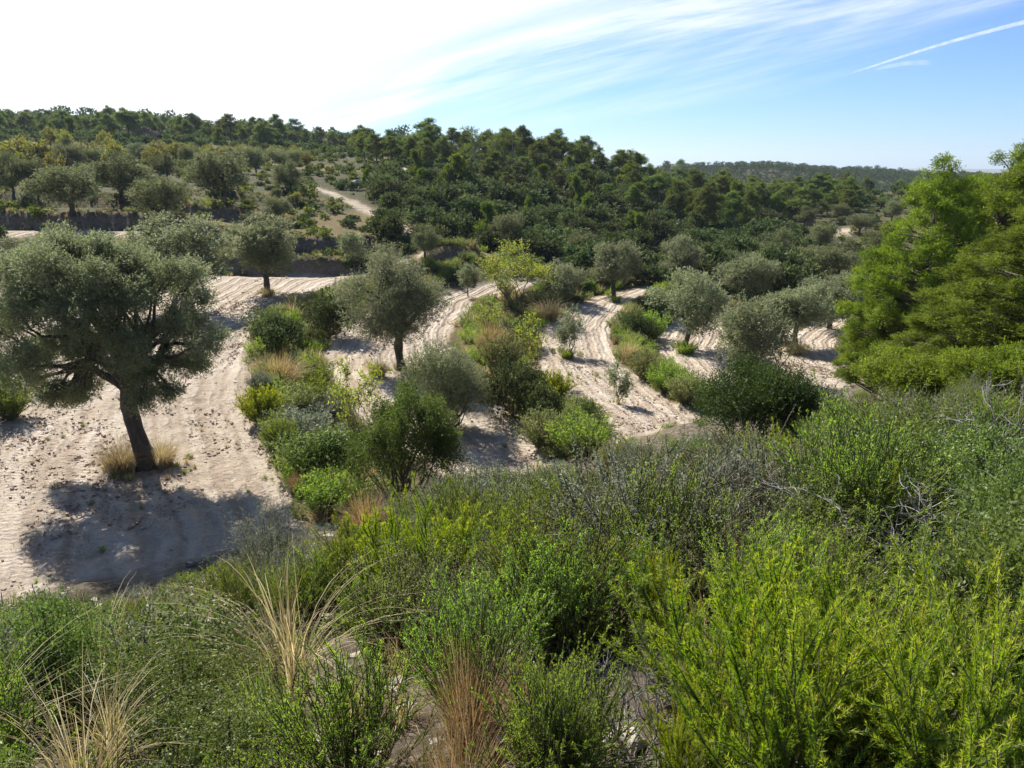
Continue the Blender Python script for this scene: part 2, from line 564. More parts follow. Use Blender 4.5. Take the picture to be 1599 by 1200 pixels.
def lobed(q, C, R, ntw, twig, nl, L, Wd, up=.35, spread=.9, droop=0.0, fill=.3):
    """clumps: leafy twigs near the surface of irregular lobes with centres C and radii R (k,3)"""
    C, R = np.asarray(C, float), np.asarray(R, float)
    if R.ndim == 1:
        R = np.repeat(R[:, None], 3, 1)
    w = (R[:, 0] * R[:, 2])
    k = rng.choice(len(C), ntw, p=w / w.sum())
    d = rdir(ntw, up)
    rad = np.where(rng.random(ntw) < fill, .2 + .6 * rng.random(ntw), .78 + .3 * rng.random(ntw))
    # uneven lobe surface
    bump = 1 + .22 * np.sin(d[:, 0] * 7 + k * 1.3) * np.sin(d[:, 1] * 6 + k * 2.1) + .12 * np.sin(d[:, 2] * 11 + k)
    P = C[k] + d * R[k] * (rad * bump)[:, None]
    D = unit(d * .8 + rng.normal(size=(ntw, 3)) * .45 + np.array([0, 0, up * .8 - droop]))
    lobe_t = rng.random(len(C))
    sprays(q, P - D * twig * .5, D, twig, nl, L, Wd, spread, lobe_t[k] * .5 + rng.random(ntw) * .5)


def make_tree(H, Wd, th, nlobe, ntw, nl, L, LW, twig, lobe_r, kind='olive', lean=(0, 0), twr=.16, seed=0, low=.0, stems=1, fill=.3, sides=7, sub=True, up=.35, flatten=.8):
    """crown and trunk meshes as (crown Q, trunk Q)"""
    global rng
    rng = np.random.default_rng(seed + 100)
    crown, tr = Q(), Q()
    top = np.array([lean[0], lean[1], th])
    ch = H - th * (1 - low)
    cz = H - ch / 2
    rx = Wd / 2
    C, R = [], []
    tries = 0
    while len(C) < nlobe and tries < 4000:
        tries += 1
        d = rdir(1)[0]
        rr = .25 + .6 * rng.random() ** .5
        p = np.array([d[0] * rx * rr, d[1] * rx * rr, d[2] * ch / 2 * rr])
        r = lobe_r * (.7 + .6 * rng.random())
        if kind == 'pine':
            f = (p[2] + ch / 2) / ch
            p[:2] *= np.clip(1.35 - f * 1.1, .15, 1.1)
            r *= np.clip(1.2 - f * .6, .5, 1.2)
        if C and min(np.linalg.norm(np.array(C) - (p + [top[0], top[1], cz]), axis=1)) < lobe_r * .55:
            continue
        C.append(p + np.array([top[0], top[1], cz]))
        R.append([r, r, r * flatten])
    C, R = np.array(C), np.array(R)
    lobed(crown, C, R, ntw, twig, nl, L, LW, up=up, fill=fill)
    # trunk and limbs
    if kind == 'pine':
        ax = curve((0, 0, -.2), (C[:, 0].mean(), C[:, 1].mean(), H * .93), 9, .03)
        tube(tr, ax[:8], np.linspace(twr, .035, 8), sides, .5)
        for c, r in zip(C, R):
            z0 = max(th * .5, c[2] - .25 * np.hypot(c[0], c[1]) - .2)
            f = np.clip(z0 / (H * .93), 0, .98)
            i = f * 8
            a = ax[int(i)] + (ax[min(int(i) + 1, 8)] - ax[int(i)]) * (i - int(i))
            tube(tr, curve(a, c, 5, .06), np.linspace(twr * .35 * (1.1 - f), .012, 5), 4, .4)
    else:
        for s_ in range(stems):
            foot = np.array([0, 0, 0.0]) if stems == 1 else np.append(rng.normal(size=2) * .12, 0)
            tp = top * np.array([1, 1, 1]) if stems == 1 else np.append(rng.normal(size=2) * Wd * .15, th)
            n = 8
            ax = curve(foot - [0, 0, .15], tp, n, .05)
            rad = twr * np.array([1.6, 1.2, 1.0, .92, .88, .85, .85, .82]) / (1 if stems == 1 else 2)
            if stems == 1:
                rad = rad * (1 + .08 * rng.normal(size=n))
            tube(tr, ax, rad, sides, .5)
            mine = [i for i in range(len(C)) if i % stems == s_]
            nlimb = min(5, max(2, len(mine) // 4)) if stems == 1 else 2
            hubs = []
            for k in range(nlimb):
                an = 2 * math.pi * (k + rng.random() * .6) / nlimb
                h = tp + np.array([math.cos(an) * rx * .35, math.sin(an) * rx * .35, ch * (.18 + .18 * rng.random())])
                tube(tr, curve(tp - [0, 0, .06], h, 6, .1), np.linspace(rad[-1] * .75, rad[-1] * .38, 6), max(4, sides - 2), .5)
                hubs.append(h)
            hubs = np.array(hubs)
            for i in mine:
                h = hubs[np.argmin(np.linalg.norm(hubs - C[i], axis=1))]
                tube(tr, curve(h, C[i], 5, .1), np.linspace(rad[-1] * .36, .012, 5), 4, .45)
                if sub:
                    for _ in range(5):
                        e = C[i] + rdir(1, .2)[0] * R[i] * .85
                        tube(tr, curve(C[i] + (h - C[i]) * rng.random() * .3, e, 4, .1), np.linspace(.014, .004, 4), 3, .45)
    return crown, tr


# ---- shrub kinds; each returns (foliage Q, stem Q)
def sh_shoots(H, Wd, ns, nl, L, LW, seed, tilt=.45, start=.3, spread=.55, branch=3, tip=None, stemr=.004):
    """many upright shoots clothed in short needle-like leaves"""
    global rng
    rng = np.random.default_rng(seed + 500)
    fo, st = Q(), Q()
    for k in range(ns):
        an = rng.random() * 2 * np.pi
        rr = rng.random() ** .6
        base = np.array([math.cos(an), math.sin(an), 0]) * Wd * .12 * rng.random()
        tipp = np.array([math.cos(an) * Wd * .5 * rr, math.sin(an) * Wd * .5 * rr, H * (.55 + .45 * rng.random()) * (1 - .3 * rr ** 2)])
        ax = curve(base, tipp, 6, .06, 0)
        ax[:, 2] += np.sin(np.linspace(0, np.pi, 6)) * -.04 * H
        tube(st, ax, np.linspace(stemr * 1.6, stemr * .5, 6), 3, rng.random())
        segs = [(ax, 1.0)]
        for b in range(branch):
            t0 = .25 + .6 * rng.random()
            i = int(t0 * 5)
            p = ax[i] + (ax[min(i + 1, 5)] - ax[i]) * (t0 * 5 - i)
            d = unit(unit(ax[-1] - ax[0]) + rng.normal(size=3) * tilt + [0, 0, .5])
            e = p + d * H * (.18 + .22 * rng.random())
            bx = curve(p, e, 4, .06)
            tube(st, bx, np.linspace(stemr * .8, stemr * .4, 4), 3, rng.random())
            segs.append((bx, .45))
        sh = rng.random()
        for (sx, wt) in segs:
            n = max(3, int(nl * wt))
            t = (start if wt == 1 else .05) + (1 - (start if wt == 1 else .05)) * rng.random(n)
            m = len(sx) - 1
            i = np.minimum((t * m).astype(int), m - 1)
            P = sx[i] + (sx[i + 1] - sx[i]) * (t * m - i)[:, None]
            D0 = unit(sx[i + 1] - sx[i])
            D = unit(D0 * .9 + rng.normal(size=(n, 3)) * spread)
            tt = sh * .3 + .25 * rng.random(n) + .45 * t ** 1.5  # tint lightens up the shoot: backlit tips over dark bases, painted into the colour
            leaves(fo, P, D, L * (.7 + .6 * rng.random(n)), LW, tt)
    return fo, st


def sh_broad(H, Wd, nlobe, ntw, nl, L, LW, seed, twig=.12, nstem=12, lobe=.33, up=.5, flatten=.85, fill=.35):
    """rounded bush of leafy lobes on many stems"""
    global rng
    rng = np.random.default_rng(seed + 900)
    fo, st = Q(), Q()
    C, R = [], []
    for k in range(nlobe):
        an = rng.random() * 2 * np.pi
        rr = rng.random() ** .6
        z = H * (.25 + .5 * rng.random() * (1.1 - rr * .5))
        C.append([math.cos(an) * Wd * .36 * rr, math.sin(an) * Wd * .36 * rr, z])
        r = lobe * min(Wd, H) * (.6 + .7 * rng.random())
        R.append([r, r, r * flatten])
    C, R = np.array(C), np.array(R)
    lobed(fo, C, R, ntw, twig, nl, L, LW, up=up, spread=.8, fill=fill)
    for k in range(nstem):
        i = k % nlobe
        e = C[i] + rdir(1, .6)[0] * R[i] * .8
        tube(st, curve(np.append(rng.normal(size=2) * Wd * .05, -.05), e, 6, .1), np.linspace(.018, .004, 6), 4, .5)
    return fo, st


def sh_twigs(H, Wd, n, seed, depth=3):
    """leafless grey branches"""
    global rng
    rng = np.random.default_rng(seed + 1300)
    st = Q()

    def grow(p, d, L, r, k):
        e = p + d * L
        ax = curve(p, e, 5, .12)
        tube(st, ax, np.linspace(r, r * .55, 5), 4, rng.random())
        if k > 0:
            for _ in range(3):
                i = rng.integers(1, 5)
                nd = unit(d + rng.normal(size=3) * .6 + [0, 0, .1])
                grow(ax[i], nd, L * (.45 + .3 * rng.random()), r * .55, k - 1)
    for _ in range(n):
        d = unit(np.append(rng.normal(size=2) * .7 * Wd / H, .9))
        grow(np.append(rng.normal(size=2) * .06, -.03), d, H * (.35 + .3 * rng.random()), .009, depth)
    return st


def sh_grass(H, Wd, n, seed, lw=.006, arch=.6, seg=6, fine=False):
    global rng
    rng = np.random.default_rng(seed + 1700)
    fo = Q()
    for k in range(n):
        an = rng.random() * 2 * np.pi
        d = np.array([math.cos(an), math.sin(an), 0])
        L = H * (.5 + .7 * rng.random())
        out = arch * rng.random() ** .7
        t = np.linspace(0, 1, seg)
        r0 = rng.random() * Wd * .18
        hx = r0 + L * out * (t ** 1.6)
        hz = L * (t - out * .75 * t ** 2.4)
        P = d * hx[:, None] + np.array([0, 0, 1]) * hz[:, None] + np.append(rng.normal(size=2) * .02, 0)
        P[:, :2] += rng.normal(size=2) * .05 * t[:, None] ** 2
        S = unit(np.cross(d + rng.normal(size=3) * .5, [0, 0, 1]))
        w = lw * (1 - t * .85) * (.7 + .6 * rng.random())
        V = np.stack([P + S * w[:, None], P - S * w[:, None]], 1).reshape(-1, 3)
        i = np.arange(seg - 1)
        F = np.stack([2 * i, 2 * i + 1, 2 * i + 3, 2 * i + 2], -1)
        fo.add(V, F, np.full(len(V), rng.random()))
    return fo


def xform(arr, loc, rot, sc, tilt=0.0, ta=0.0):
    """a transformed copy of (V, F, T)"""
    V, F, T = arr
    c, s = math.cos(rot), math.sin(rot)
    X = V * np.asarray(sc, np.float32)
    X = np.stack([X[:, 0] * c - X[:, 1] * s, X[:, 0] * s + X[:, 1] * c, X[:, 2]], 1)
    return X + np.asarray(loc, np.float32), F, T


# ------------------------------------------------------------------ materials of plants
M_ = {}
M_['olive'] = leaf_mat("olive_leaves", (.08, .095, .046), (.18, .2, .105), (.33, .345, .215), .34, .6, .25, .01, .14)
M_['pine'] = leaf_mat("pine_needles", (.042, .06, .022), (.11, .138, .04), (.235, .26, .078), .33, .7, .15, .02, .34)
M_['pine_bright'] = leaf_mat("bright_pine_needles", (.055, .08, .018), (.14, .185, .035), (.27, .32, .065), .38, .7, .15, .008, .14)
M_['scrub'] = leaf_mat("dark_scrub_leaves", (.028, .042, .017), (.075, .098, .036), (.18, .205, .08), .25, .7, .15, .02, .34)
M_['broad'] = leaf_mat("glossy_leaves", (.045, .068, .02), (.11, .148, .042), (.22, .265, .08), .32, .5, .25, .014, .2)
M_['rosemary'] = leaf_mat("shoot_leaves", (.05, .08, .022), (.155, .22, .048), (.36, .44, .10), .42, .6, .2, .022, .36)
M_['yellow'] = leaf_mat("yellow_green_needles", (.065, .10, .022), (.185, .25, .038), (.42, .41, .09), .42, .6, .2, .016, .2)
M_['grey'] = leaf_mat("grey_green_leaves", (0.112, 0.131, 0.088), (0.200, 0.225, 0.150), (0.338, 0.362, 0.263), .25, .6, .3, .01, .2)
M_['heath'] = leaf_mat("brownish_heath", (.07, .078, .03), (.17, .185, .07), (.32, .33, .14), .34, .6, .3, .02, .3)
M_['almond'] = leaf_mat("almond_leaves", (.12, .15, .03), (.22, .25, .06), (.38, .38, .09), .42, .5, .3, .01, .12)
M_['yellow_tree'] = leaf_mat("autumn_leaves", (.11, .12, .035), (.19, .19, .055), (.30, .26, .075), .4, .6, .3, .02, .2)
M_['pine_young'] = leaf_mat("young_pine_needles", (.06, .085, .018), (.12, .155, .032), (.2, .24, .055), .3, .7, .15, .015, .18)
M_['juniper'] = leaf_mat("juniper_scales", (.028, .045, .012), (.055, .085, .022), (.11, .15, .04), .24, .6, .2, .01, .1)
M_['dry'] = leaf_mat("dry_grass", (.22, .17, .08), (.38, .31, .17), (.55, .47, .29), .3, .7, .15, .01, .15)
M_['orange'] = leaf_mat("orange_dry_grass", (.17, .11, .055), (.30, .21, .11), (.45, .34, .2), .3, .7, .15, .01, .15)
M_['greengrass'] = leaf_mat("green_grass", (.08, .12, .02), (.17, .22, .05), (.3, .34, .1), .4, .6, .3, .01, .15)
M_['fargreen'] = leaf_mat("far_forest_leaves", (0.030, 0.054, 0.022), (0.066, 0.096, 0.036), (0.108, 0.144, 0.054), .2, .8, .1, .01, .2)
M_['olive_far'] = leaf_mat("distant_olive_leaves", (.06, .074, .035), (.15, .166, .08), (.27, .285, .155), .28, .75, .1, .012, .2)
M_['tuftgreen'] = leaf_mat("tufted_green_leaves", (.035, .052, .016), (.08, .11, .024), (.20, .24, .06), .32, .6, .2, .01, .08)
M_['bark'] = bark_mat("olive_bark", (.035, .028, .02), (.13, .105, .08))
M_['pbark'] = bark_mat("pine_bark", (.09, .07, .055), (.24, .2, .17))
M_['twig'] = bark_mat("brown_twigs", (.09, .065, .045), (.25, .195, .145), 20)
M_['dead'] = bark_mat("weathered_grey_wood", (.2, .18, .165), (.5, .47, .44), 20)
M_['palebark'] = bark_mat("pale_almond_bark", (.12, .10, .08), (.28, .24, .2))

# ------------------------------------------------------------------ prototypes
PROTO = {}


def proto(key, fo, st, fmat, smat):
    fa = fo.arrays() if fo is not None and fo.n else None
    sa = st.arrays() if st is not None and st.n else None
    ref = fa if fa is not None else sa
    H = np.percentile(ref[0][:, 2], 99.5)
    W = np.percentile(np.abs(ref[0][:, 0] - np.median(ref[0][:, 0])), 97) + np.percentile(np.abs(ref[0][:, 1] - np.median(ref[0][:, 1])), 97)
    fm = mesh_from(key + "_foliage", *fa, M_[fmat]) if fa is not None else None
    sm = mesh_from(key + "_stem", *sa, M_[smat], True) if sa is not None else None
    PROTO[key] = dict(fm=fm, sm=sm, H=float(H), W=float(W), fa=fa, sa=sa, fmat=fmat, smat=smat)


def thing(key, name, loc, H, W, rot, label, cat, group=None, part=("crown", "trunk"), tilt=None):
    p = PROTO[key]
    e = bpy.data.objects.new(name, None)
    COL.objects.link(e)
    e.empty_display_size = .3
    e.location = loc
    e.rotation_euler = (0, 0, rot) if tilt is None else (tilt[0], tilt[1], rot)
    e.scale = (W / p['W'], W / p['W'], H / p['H'])
    if p['fm'] is not None:
        link(part[0], p['fm'], e)
    if p['sm'] is not None:
        link(part[1], p['sm'], e)
    e["label"] = label
    e["category"] = cat
    if group:
        e["group"] = group
    return e


FAST = False
# olive trees
for i, (H, Wd, th, s) in enumerate([(4.6, 4.6, 1.3, 1), (4.4, 4.0, 1.5, 2), (4.0, 4.4, .9, 3), (4.4, 4.2, 1.0, 4)]):
    proto(f"olive{i}", *make_tree(H, Wd, th, 26, 2300, 9, .15, .045, .34, .62, seed=s, low=.25, lean=(.2 * (i - 1), .1)), 'olive', 'bark')
for i in range(3):
    proto(f"olivefar{i}", *make_tree(4.2, 4.6, 1.1, 24, 1900, 6, .18, .06, .36, .62, seed=20 + i, low=.3, sides=5, sub=False), 'olive_far', 'bark')
proto("olivebush", *make_tree(3.0, 3.0, .5, 22, 2600, 9, .11, .034, .3, .55, seed=31, low=.9, stems=4, twr=.08, flatten=1.0), 'olive', 'bark')
proto("olivesap", *make_tree(1.8, 1.3, .35, 12, 420, 8, .09, .028, .25, .28, seed=35, low=.4, stems=3, twr=.04, flatten=1.2, fill=.5), 'olive', 'bark')
proto("olivesmall", *make_tree(2.6, 1.8, .8, 14, 700, 8, .12, .04, .26, .38, seed=36, low=.1, twr=.05), 'olive', 'bark')
proto("almond", *make_tree(4.2, 4.0, .8, 24, 900, 7, .12, .045, .5, .6, seed=41, low=.4, stems=5, twr=.09, fill=.5, up=.7), 'almond', 'palebark')
proto("almondsap", *make_tree(3.0, 1.9, .7, 14, 240, 6, .12, .05, .4, .4, seed=42, low=.6, stems=3, twr=.05, fill=.6, up=.9), 'almond', 'palebark')
for i in range(2):
    proto(f"yellowtree{i}", *make_tree(3.4, 3.8, .8, 14, 380, 6, .30, .13, .45, .6, seed=45 + i, low=.5, sides=5, sub=False), 'yellow_tree', 'palebark')
# pines
for i in range(5):
    proto(f"pinefar{i}", *make_tree(6.5, 4.4, 1.4 + .3 * (i % 3), 24 + i, 1300, 8, .24, .06, .34, .5, kind='pine', seed=60 + i, low=.2 * (i % 2), sides=5, twr=.13), 'pine', 'pbark')
for i in range(2):
    proto(f"pineyoung{i}", *make_tree(3.8, 2.2, .4, 12, 560, 8, .30, .07, .35, .45, kind='pine', seed=70 + i, low=.8, sides=5, twr=.06), 'pine_young', 'pbark')
proto("pinebare", *make_tree(7, 5.0, 2.0, 16, 260, 7, .3, .07, .4, .7, kind='pine', seed=76, low=.3, sides=5, twr=.14), 'pine', 'dead')
for i in range(3):
    proto(f"pinenear{i}", *make_tree(7.0, 4.6, .8, 210, 15000, 10, .085, .016, .2, .215, kind='pine', seed=80 + i, low=.9, twr=.15, fill=.12, up=.6, flatten=1.0), 'pine_bright', 'pbark')
# bushes for middle and far ground
for i in range(4):
    proto(f"bush{i}", *sh_broad(1.7, 2.3, 11, 520, 7, .17, .075, 110 + i, twig=.2, nstem=5), 'scrub', 'twig')
for i in range(3):
    proto(f"bushmid{i}", *sh_broad(1.6, 2.0, 14, 1500, 8, .075, .032, 120 + i, twig=.16, nstem=14), 'scrub', 'twig')
for i in range(2):
    proto(f"broadmid{i}", *sh_broad(1.3, 1.7, 13, 1500, 8, .06, .025, 130 + i, twig=.15, nstem=14, up=.8), 'broad', 'twig')
proto("junipernear", *sh_broad(2.4, 2.6, 30, 8500, 9, .045, .02, 140, twig=.2, nstem=26, lobe=.2, up=1.0, flatten=1.25), 'juniper', 'twig')
proto("junipertall", *sh_broad(2.6, 2.4, 44, 5600, 9, .05, .016, 141, twig=.22, nstem=44, lobe=.11, up=1.4, flatten=2.6, fill=.2), 'tuftgreen', 'twig')
proto("juniperlight", *sh_broad(2.0, 2.8, 30, 5200, 9, .06, .022, 142, twig=.2, nstem=20, lobe=.2, up=.9), 'pine_bright', 'twig')
# middle-distance shrubs of shoots
for i in range(3):
    proto(f"heathmid{i}", *sh_shoots(1.0, 1.3, 110, 34, .06, .014, 150 + i, start=.15), 'heath', 'twig')
    proto(f"shootmid{i}", *sh_shoots(1.1, 1.3, 110, 36, .06, .014, 155 + i, start=.15), 'rosemary', 'twig')
proto("greymid0", *sh_shoots(.8, 1.2, 120, 34, .055, .014, 160, start=.1, spread=.8), 'grey', 'twig')
proto("greyairy", *sh_shoots(1.3, 1.5, 60, 60, .03, .007, 161, start=.3, tilt=.9, spread=.8, branch=7), 'grey', 'twig')
proto("yellowmid", *sh_shoots(1.0, 1.2, 90, 40, .07, .02, 162, start=.1), 'yellow', 'twig')
proto("dryclump0", sh_grass(.8, 1.3, 900, 170, .005, .8), None, 'dry', None)
proto("orangeclump0", sh_grass(.8, 1.3, 1000, 171, .005, .75), None, 'orange', None)
proto("greenclump0", sh_grass(.6, .8, 380, 172, .010, .5), None, 'greengrass', None)
# near shrubs
for i in range(4):
    proto(f"rosemary{i}", *sh_shoots(1.0, .8, 64, 150, .021, .0038, 200 + i, start=.3, spread=.36, branch=5), 'rosemary', 'twig')
for i in range(3):
    proto(f"plume{i}", *sh_shoots(1.05, 1.3, 30, 420, .03, .0036, 210 + i, start=.3, spread=.42, branch=7, tilt=.5, stemr=.005), 'yellow', 'twig')
for i in range(3):
    proto(f"glossy{i}", *sh_broad(.9, 1.1, 12, 1300, 9, .024, .012, 220 + i, twig=.13, nstem=26, lobe=.27, up=.6), 'broad', 'twig')
for i in range(2):
    proto(f"heath{i}", *sh_shoots(.85, 1.1, 60, 90, .018, .005, 230 + i, start=.3, tilt=.8, spread=.8, branch=6), 'heath', 'twig')
    proto(f"greyleaf{i}", *sh_shoots(.8, 1.0, 55, 90, .022, .005, 235 + i, start=.25, tilt=.7, spread=.8, branch=6), 'grey', 'twig')
for i in range(3):
    proto(f"dead{i}", None, sh_twigs(.8, .9, 9, 240 + i), None, 'dead')
for i in range(2):
    proto(f"arching{i}", sh_grass(1.1, .6, 150, 250 + i, .0042, 1.0, 8), None, 'dry', None)
    proto(f"finegrass{i}", sh_grass(.75, .6, 520, 255 + i, .0024, .45, 6), None, 'orange', None)
proto("greenblade", sh_grass(.6, .6, 260, 259, .004, .6, 6), None, 'greengrass', None)
proto("low0", *sh_shoots(.35, .6, 26, 40, .022, .006, 270, start=.05, branch=2), 'rosemary', 'twig')
proto("low1", *sh_shoots(.3, .6, 22, 36, .02, .006, 271, start=.05, branch=2), 'heath', 'twig')
proto("low2", sh_grass(.35, .4, 90, 272, .003, .6, 4), None, 'dry', None)
rng = np.random.default_rng(99)


def at_px(u, vb=None, y=None):
    if y is None:
        return hit(u, vb)[0]
    a, _ = ray(u, 300)
    x = float(a * y)
    return np.array([x, y, float(height(np.array([x]), np.array([float(y)]))[0])])


TAKEN = []      # (x, y, radius) kept free of filler bushes


def put(key, name, u, vb, vtop, wpx, label, cat, group=None, y=None, part=("crown", "trunk"), rot=None, sink=.0, hmin=.2):
    p = at_px(u, vb, y)
    dx, t = ray(u, vtop)
    H = max(float(t) * p[1] - p[2], hmin)
    dist = p[1] * CP - p[2] * SP
    Wd = wpx / F0 * dist * (.88 if key.startswith('olive') else 1)
    TAKEN.append((p[0], p[1], Wd * .4))
    return thing(key, name, (p[0], p[1], p[2] - sink), H, Wd, rng.random() * 6.28 if rot is None else rot, label, cat, group, part)


# ------------------------------------------------------------------ the two big olives with crowns of their own
def big_olive():
    C, R = [], []
    global rng
    rng = np.random.default_rng(5)
    p = at_px(226, 728)
    dist = p[1] * CP - p[2] * SP
    s = dist / F0
    crown, tr = Q(), Q()
    # lobes read as pixel centres of the crown seen from the hillside, spread in depth
    lob = [(68, 445, .7), (115, 420, .75), (170, 412, .8), (230, 425, .75), (290, 450, .75), (325, 500, .65), (48, 495, .65), (95, 470, .9), (160, 460, 1.0), (220, 470, 1.0),
           (285, 520, .75), (120, 540, .85), (60, 550, .65), (200, 540, .8), (250, 570, .6), (100, 610, .5), (150, 600, .55), (260, 420, .6), (345, 525, .55), (318, 430, .6), (335, 560, .45), (250, 610, .5), (200, 580, .5), (130, 620, .35), (85, 600, .4), (290, 600, .4), (140, 392, .5), (200, 400, .5), (335, 470, .5), (300, 560, .5), (50, 590, .35)]
    for u, v, r in lob:
        for dd in (-1, 0, 1) if r > .7 else (rng.choice([-1, 1]) * .6, 0):
            z = (v - 728) * -s * 1.04
            x = (u - 226) * s
            C.append([x + rng.normal() * .15, dd * r * 1.25 + rng.normal() * .25, max(z - p[1] * 0 - abs(dd) * .15 - .25, 1.2)])
            rr = r * (.44 + .2 * rng.random())
            R.append([rr, rr, rr * .85])
    C, R = np.array(C), np.array(R)
    C[:, 2] = C[:, 2] + .1
    C[:, 0] = C[:, 0] * .93 - .02
    C[:, 2] += .18 * (1 - np.minimum(1, np.abs(C[:, 0] + .55) / 1.6) ** 2)
    lobed(crown, C, R, 17500, .3, 11, .075, .021, up=.4, fill=.18, spread=.8)
    trunk = np.array([[.06, 0, -.2], [.05, 0, .1], [.03, 0, .35], [-.02, .01, .6], [-.08, .02, .9], [-.12, .04, 1.2], [-.16, .05, 1.45], [-.17, .05, 1.7], [-.15, .05, 1.95]])
    tube(tr, trunk + rng.normal(size=trunk.shape) * .012, [.36, .27, .205, .18, .17, .165, .17, .18, .185], 14)
    tv = tr.v[-1]
    ang = np.arctan2(tv[:, 1] - .03, tv[:, 0] + .05)
    kk = 1 + .10 * np.sin(ang * 3 + tv[:, 2] * 3.1) + .07 * np.sin(ang * 7 - tv[:, 2] * 5.3) + .05 * rng.normal(size=len(tv))
    cx = np.interp(tv[:, 2], trunk[:, 2], trunk[:, 0])
    tv[:, 0] = cx + (tv[:, 0] - cx) * kk
    tv[:, 1] = .03 + (tv[:, 1] - .03) * kk
    hubs = []
    for k, (dx, dy, dz) in enumerate([(-.65, .15, .75), (-.4, -.6, .85), (.1, .6, 1.0), (.55, -.3, .8), (.65, .35, .7), (-.2, .1, 1.1), (-.6, -.4, .6)]):
        h = trunk[-1] + np.array([dx, dy, dz])
        tube(tr, curve(trunk[-1] - [0, 0, .1], h, 7, .1), np.linspace(.13, .07, 7), 8)
        hubs.append(h)
    hubs = np.array(hubs)
    for c, r in zip(C, R):
        h = hubs[np.argmin(np.linalg.norm(hubs - c, axis=1))]
        tube(tr, curve(h, c, 7, .12), np.linspace(.06, .014, 7), 5)
        for _ in range(9):
            e = c + rdir(1, .1)[0] * r * .95
            tube(tr, curve(c + (h - c) * rng.random() * .35, e, 4, .12), np.linspace(.012, .004, 4), 3)
    e = bpy.data.objects.new("olive_tree", None)
    COL.objects.link(e)
    e.location = p
    link("crown", crown.mesh("big_olive_crown", M_['olive']), e)
    link("trunk", tr.mesh("big_olive_trunk", M_['bark'], True), e)
    e["label"] = "largest olive tree with wide crown and leaning bare trunk, on the widest sandy field"
    e["category"] = "olive tree"
    TAKEN.append((p[0], p[1], 1))


